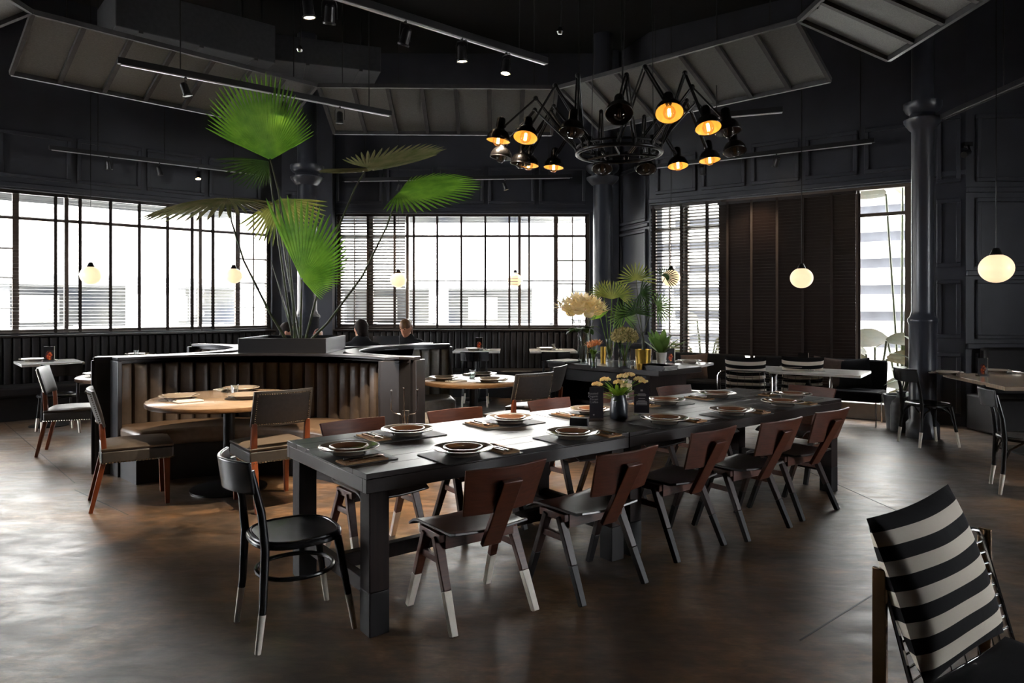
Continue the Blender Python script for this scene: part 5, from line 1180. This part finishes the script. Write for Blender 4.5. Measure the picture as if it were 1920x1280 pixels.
a, b = at(92, 276, ZT), at(490, 325, ZT); track('lower left track above the left globe lamps', a, b, [(frac(a, b, 204), 0, (0, .2, -1), 0), (frac(a, b, 299), 0, (.2, .2, -1), 0), (frac(a, b, 371), 1, (.25, -.3, -1), 80)], (.2, .5))
a, b = at(642, 337, ZT), at(1073, 330, ZT); track('track along the back window with two lit spots', a, b, [(frac(a, b, 748), 1, (-.3, .2, -1), 80), (frac(a, b, 947), 1, (.35, .1, -1), 80)], (.1, .9))
a, b = at(1190, 316, ZT), at(1640, 263, ZT); track('track along the right window lighting the closed blind', a, b, [(frac(a, b, 1318), 0, (0, .1, -1), 0), (frac(a, b, 1456), 1, (-.22, .5, -1), 70)], (.1, .95))
a, b = at(1330, 217, 3.5), at(1468, 205, 3.5); track('short track right of the chandelier', a, b, [], (.1,))
a, b = at(1768, 219, ZT), Vector((5.75, 4.6, ZT)); b.x = a.x; track('heavy track running towards us beside the right column', a, b, [(.62, 1, (.1, -.3, -1), 120)], (.3, .9), False, .07)

# ------------------------------------------------------------------ hanging octagon of metal screens
OC = Vector((-.76, 4.72, 0)); AP = 3.33; SD = AP * 2 * math.tan(R(22.5))
def screen(k, label):
    a = R(90 + 45 * k) + R(1.5); n_ = Vector((cos(a), sin(a), 0)); t_ = Vector((-n_.y, n_.x, 0))
    c = OC + n_ * AP; r = thing('ceiling_screen', label, 'ceiling panel', (c.x, c.y, 4.03), a - pi / 2, 'hanging metal screens'); hw, dp, dz = SD / 2, .80, -.34
    def pt(x, s, o=0): return Vector((x, dp * s, dz * s + o))
    L_ = hw - .01
    for (p, q) in ((pt(-L_, 0), pt(L_, 0)), (pt(-L_, 1), pt(L_, 1)), (pt(-L_, 0), pt(-L_, 1)), (pt(L_, 0), pt(L_, 1))): MB().beam(p, q, .035, .045).build('frame_bar', M['frame_steel'], r, smooth=False)
    nb = 7
    for j in range(1, nb):
        x = -L_ + 2 * L_ * j / nb; MB().beam(pt(x, .02), pt(x, .98), .04, .04).build('rib', M['frame_steel'], r, smooth=False)
    for j in range(nb):
        x0, x1 = -L_ + 2 * L_ * j / nb + .025, -L_ + 2 * L_ * (j + 1) / nb - .025
        m = MB(); nl_ = 16
        m.add([pt(x0, .03, .01), pt(x1, .03, .01), pt(x1, .97, .01), pt(x0, .97, .01), pt(x0, .03, .016), pt(x1, .03, .016), pt(x1, .97, .016), pt(x0, .97, .016)], [(3, 2, 1, 0), (4, 5, 6, 7), (0, 1, 5, 4), (1, 2, 6, 5), (2, 3, 7, 6), (3, 0, 4, 7)])
        m.build('mesh_panel', M['mesh'], r, smooth=False)
    for x in (-hw * .8, hw * .8): MB().tube([pt(x, .05), Vector((x, .04, CEIL - 4.03))], .006, 6).build('drop_rod', M['track'], r)
for k, lb in ((0, 'grey metal screen hanging over the back of the room, behind the chandelier'), (1, 'grey metal screen hanging above the upper left track'), (2, 'bright metal screen cut by the top left corner'), (-1, 'grey metal screen hanging behind the chandelier on its right'), (-2, 'bright metal screen at the top right')): screen(k, lb)
# ducts
for k, (c, d, rz, lb) in enumerate((((-4.2, 9.1, 5.0), (1.9, 1.0, .5), .72, 'boxy dark air duct hanging above the left screens'), ((-2.95, 10.0, 5.0), (2.0, .9, .35), .35, 'flat dark air duct end behind the upper left track'))):
    o = thing('air_duct', lb, 'duct', c, rz, 'dark air ducts'); MB().box((0, 0, 0), d).build('duct_body', M['duct'], o, bevel=0.01)
    for x in (-.36, 0.0, .36): MB().box((x * d[0], 0, -d[2] / 2 - .01), (.05, d[1] + .02, .03)).build('duct_flange', M['frame_steel'], o)
    for s in (-1, 1):
        for y in (-1, 1): MB().tube([(s * d[0] * .42, y * d[1] * .42, d[2] / 2 - .02), (s * d[0] * .42, y * d[1] * .42, CEIL - c[2] - .01)], .008, 6).build('drop_rod', M['track'], o)
for k, (px, py, lb) in enumerate(((562, 92, 'small hanging sprinkler drop left of the long track'), (1050, 58, 'small hanging sprinkler drop right of the long track'))):
    p = at(px, py, 3.75); o = thing('sprinkler_drop', lb, 'sprinkler', p, 0, 'hanging sprinkler drops'); MB().tube([(0, 0, .02), (.012, 0, .2), (0, 0, .35), (0, 0, CEIL - p.z)], .006, 6).build('drop_pipe', M['track'], o); MB().lathe([(0, -.025), (.02, -.022), (.028, -.005), (.022, .01), (.012, .03), (0, .035)], 16).build('sprinkler_head', M['chrome'], o)
p = atd(1811, 288, 8.62); o = thing('security_camera', 'small black security camera on the panelled wall near the right column', 'camera', p); MB().box((.06, .05, .13), (.1, .03, .05)).box((.06, .095, .13), (.06, .07, .06)).tube([(.06, .05, .12), (.05, 0, .03)], .014, 8).build('wall_bracket', M['iron'], o); MB().tube([(.05, .03, .03), (-.07, -.07, -.03)], .038, 12).build('camera_body', M['iron'], o)

# ------------------------------------------------------------------ plant and zinc can by the right column
p = at(1690, 808, 0); o = thing('zinc_can', 'dull zinc milk can with a narrow neck standing left of the right column', 'can', (p.x, p.y, 0)); MB().lathe([(0, 0), (.115, 0), (.12, .02), (.12, .30), (.1, .36), (.05, .41), (.045, .46), (.06, .48), (.055, .485), (0, .485)], 28).build('can_body', M['milkcan'], o)
p2 = Vector((4.78, 8.62, 0)); o = thing('floor_plant', 'dark leaved potted plant behind the right column', 'plant', p2); MB().lathe([(0, 0), (.15, 0), (.19, .42), (.17, .42), (.15, .36), (0, .36)], 28).build('pot', M['milkcan'], o)
for k, (px, py, e, a) in enumerate(((1690, 672, .5, 2.9), (1698, 690, .2, 3.3), (1694, 712, .0, 2.6), (1700, 735, -.1, 3.4), (1708, 655, 1.0, 2.4), (1705, 690, .6, 4.2), (1720, 640, 1.2, 3.0))):
    q = atd(px + 14, py, 8.5) - p2; MB().tube([(0, 0, .36), q * .5 + Vector((0, 0, .2)), q], .008, 6).build('stem', M['stem'], o); leaf_part('leaf', M['palm_dark'], o, q, q + Vector((cos(a) * cos(e), sin(a) * cos(e), sin(e))) * .3, .17, droop=.3)
# ------------------------------------------------------------------ people at the table behind the planter
def fused(m, name, mats, parent, vox, sm=4):
    o = m.build(name, mats, parent); md = o.modifiers.new('fuse', 'REMESH'); md.mode = 'VOXEL'; md.voxel_size = vox; md.use_smooth_shade = True
    s = o.modifiers.new('soft', 'SMOOTH'); s.factor = .5; s.iterations = sm; return o
def limb(m, pts, rs, seg=12):
    m.tube(pts, rs, seg)
    for p, r in zip(pts, rs): m.ball(p, r * 1.0, seg, 8)
def hand(m, w_, d, nrm_, curl=.5, sc=1.0, spread=.10):
    w_, d = Vector(w_), Vector(d).normalized(); nrm_ = Vector(nrm_); nrm_ = (nrm_ - d * nrm_.dot(d)).normalized(); s = d.cross(nrm_)
    pc_ = w_ + d * .05 * sc; rot = Matrix((s, d, nrm_)).transposed(); m.ball(pc_, 1, 12, 8, (.042 * sc, .055 * sc, .018 * sc), mtx=rot)
    for i, (x, L) in enumerate(((-.030, .066), (-.010, .078), (.010, .072), (.029, .056))):
        b = w_ + d * .088 * sc + s * x * sc; dd = (d + s * x * 4 * spread).normalized(); p1 = b + dd * L * .5 * sc + nrm_ * .008 * curl * sc; p2 = p1 + (dd * cos(curl) + nrm_ * sin(curl)) * L * .5 * sc
        limb(m, [b - dd * .02, b, p1, p2], [.0105 * sc, .0105 * sc, .009 * sc, .0075 * sc], 8)
    b = w_ + d * .03 * sc - s * .036 * sc; p1 = b - s * .03 * sc + d * .028 * sc + nrm_ * .012 * sc; p2 = p1 + d * .03 * sc - s * .006 * sc + nrm_ * .01; limb(m, [b, p1, p2], [.014 * sc, .011 * sc, .009 * sc], 8)
def person(label, loc, rz, hair_m, pose, hairstyle, look=(0, 1, -.1)):
    r = thing('person', label, 'person', loc, rz, None); m = MB(); c = MB()
    sh_, hip = 1.02, .50; lean = pose.get('lean', .04)
    # trunk (seated, facing +y)
    T = [(0, -.02, hip), (0, -.03, .64), (0, -.01 + lean * .5, .82), (0, lean, .96), (0, lean + .0, 1.03)]
    for (x, y, z), a, b in zip(T, (.165, .145, .165, .17, .12), (.115, .10, .11, .10, .07)): m.ball((x, y, z), 1, 16, 10, (a, b, .11)); c.ball((x, y, z), 1, 16, 10, (a * 1.07, b * 1.1, .115))
    nk = Vector((0, lean + .005, 1.06)); hd = Vector((pose.get('hx', 0), lean + .045, 1.215)); limb(m, [nk, nk * .5 + hd * .5, hd - Vector((0, .01, .05))], [.058, .052, .055])
    lk = Vector(look).normalized(); sx = lk.cross(Vector((0, 0, 1))).normalized(); up = sx.cross(lk); rot = Matrix((sx, lk, up)).transposed(); Hm = lambda x, y, z: hd + rot @ Vector((x, y, z))
    m.ball(hd, 1, 18, 14, (.074, .094, .108), mtx=rot); m.ball(Hm(0, .035, -.055), 1, 14, 10, (.056, .058, .062), mtx=rot); m.ball(Hm(0, .085, -.022), 1, 8, 6, (.013, .02, .026), mtx=rot)
    m.ball(Hm(0, .082, -.064), 1, 10, 6, (.024, .012, .010), mtx=rot); m.ball(Hm(0, .07, -.095), 1, 10, 6, (.024, .02, .018), mtx=rot)
    for s in (-1, 1): m.ball(Hm(s * .076, -.004, -.012), 1, 8, 6, (.011, .02, .032), mtx=rot); m.ball(Hm(s * .032, .078, .016), 1, 8, 6, (.022, .012, .009), mtx=rot)
    for s in (-1, 1):
        S = Vector((s * .185, lean, .99)); E, W_ = Vector(pose['e%d' % s]), Vector(pose['w%d' % s]); limb(m, [S, S * .5 + E * .5, E, E * .5 + W_ * .5, W_], [.052, .047, .040, .037, .027])
        t = E if pose.get('long') else S * .45 + E * .55; limb(c, [Vector((s * .12, lean, 1.0)), S, S * .5 + t * .5, t], [.07, .064, .058, .052 if not pose.get('long') else .05])
        if pose.get('long'): limb(c, [E, E * .5 + W_ * .5, W_ * .93 + E * .07], [.05, .044, .036])
        dh = (W_ - E).normalized(); hand(m, W_, pose.get('hd%d' % s, dh), pose.get('hn%d' % s, (-s, 0, -.3)), pose.get('curl', .6))
        H0, K, A0 = Vector((s * .09, .0, hip)), Vector((s * .11, .42, .50)), Vector((s * .11, .40, .09)); limb(m, [H0, H0 * .5 + K * .5, K, K * .5 + A0 * .5, A0], [.085, .075, .058, .052, .036]); m.ball((s * .11, .46, .035), 1, 12, 8, (.042, .12, .036)); limb(c, [H0, H0 * .5 + K * .5, K, K * .5 + A0 * .5, A0], [.092, .082, .066, .06, .05])
    fused(m, 'body', M['skin'], r, .0085, 5); fused(c, 'clothing', M['cloth'], r, .012, 5)
    h = MB()
    if hairstyle == 'short':
        h.ball(Hm(0, -.018, .018), 1, 20, 14, (.083, .094, .098), mtx=rot); h.ball(Hm(0, -.05, -.04), 1, 16, 10, (.07, .055, .07), mtx=rot)
    elif hairstyle == 'tail':
        h.ball(Hm(0, -.004, .034), 1, 20, 14, (.081, .100, .088), mtx=rot); h.ball(Hm(0, -.04, -.01), 1, 16, 10, (.083, .07, .085), mtx=rot); limb(h, [Hm(0, -.10, .05), Hm(.0, -.13, .03), Hm(.01, -.135, -.06), Hm(.0, -.12, -.15)], [.024, .032, .028, .012])
    else:
        h.ball(Hm(0, -.016, .02), 1, 20, 14, (.084, .098, .10), mtx=rot); h.ball(Hm(0, -.06, -.08), 1, 16, 10, (.085, .05, .13), mtx=rot)
    hr = fused(h, 'hair', hair_m, r, .009, 3)
    if hairstyle != 'short':
        for s in (-1, 1): MB().ball(Hm(s * .03, .088, .006), .0075, 8, 6).build('eye', M['hair'], r)
    return r
SZ = -.0
person('man with short dark hair in a dark jacket seated in the booth behind the planter', (-1.80, 8.36, .02), face(-.25, .97), M['hair'], {'lean': .05, 'long': 1, 'e-1': (-.27, .12, .84), 'w-1': (-.14, .34, .93), 'e1': (.27, .12, .84), 'w1': (.14, .34, .93), 'hn-1': (0, 0, -1), 'hn1': (0, 0, -1), 'curl': .4}, 'short', (-.35, 1, -.08))
person('woman with brown hair tied back in a dark top, looking down at the laptop', (-1.44, 9.82, 0), face(-.15, -1), M['hair_b'], {'lean': .12, 'e-1': (-.28, .16, .82), 'w-1': (-.10, .36, .93), 'e1': (.28, .16, .82), 'w1': (.10, .36, .93), 'hn-1': (0, 0, -1), 'hn1': (0, 0, -1), 'curl': .3}, 'tail', (.25, 1, -.38))
person('dark haired person behind the palm stems with both hands raised in talk', (-2.86, 8.72, -.02), face(1, .1), M['hair'], {'lean': .03, 'e-1': (-.24, .24, .86), 'w-1': (-.12, .36, 1.10), 'e1': (.24, .26, .84), 'w1': (.10, .48, 1.09), 'hd-1': (.1, .15, 1), 'hd1': (-.1, .1, 1), 'hn-1': (0, 1, -.2), 'hn1': (-.3, -1, .1), 'curl': .8}, 'long', (.15, 1, 0))
# laptop
p = Vector((-1.64, 9.24, .872)); o = thing('laptop', 'open silver grey laptop with a white lid emblem in front of the woman', 'laptop', p, R(4))
MB().prism(rounded(.33, .23, .012), 0, .012).build('keyboard_base', M['aluminium'], o, bevel=0.002)
ld = MB().beam((0, -.115, .012), (0, -.165, .25), .33, .006, up=(0, -1, 0)).build('lid', M['aluminium'], o, bevel=0.002)
em = MB().ball((0, -.139, .115), 1, 14, 8, (.016, .002, .017)).ball((.005, -.143, .139), 1, 8, 6, (.004, .002, .006)); em.build('lid_emblem', M['rail'], ld)
# small things on that table
glass((-2.28, 9.0), 'table behind the planter, near the raised hands', .87); glass((-1.98, 8.95), 'table behind the planter, near the man', .87)
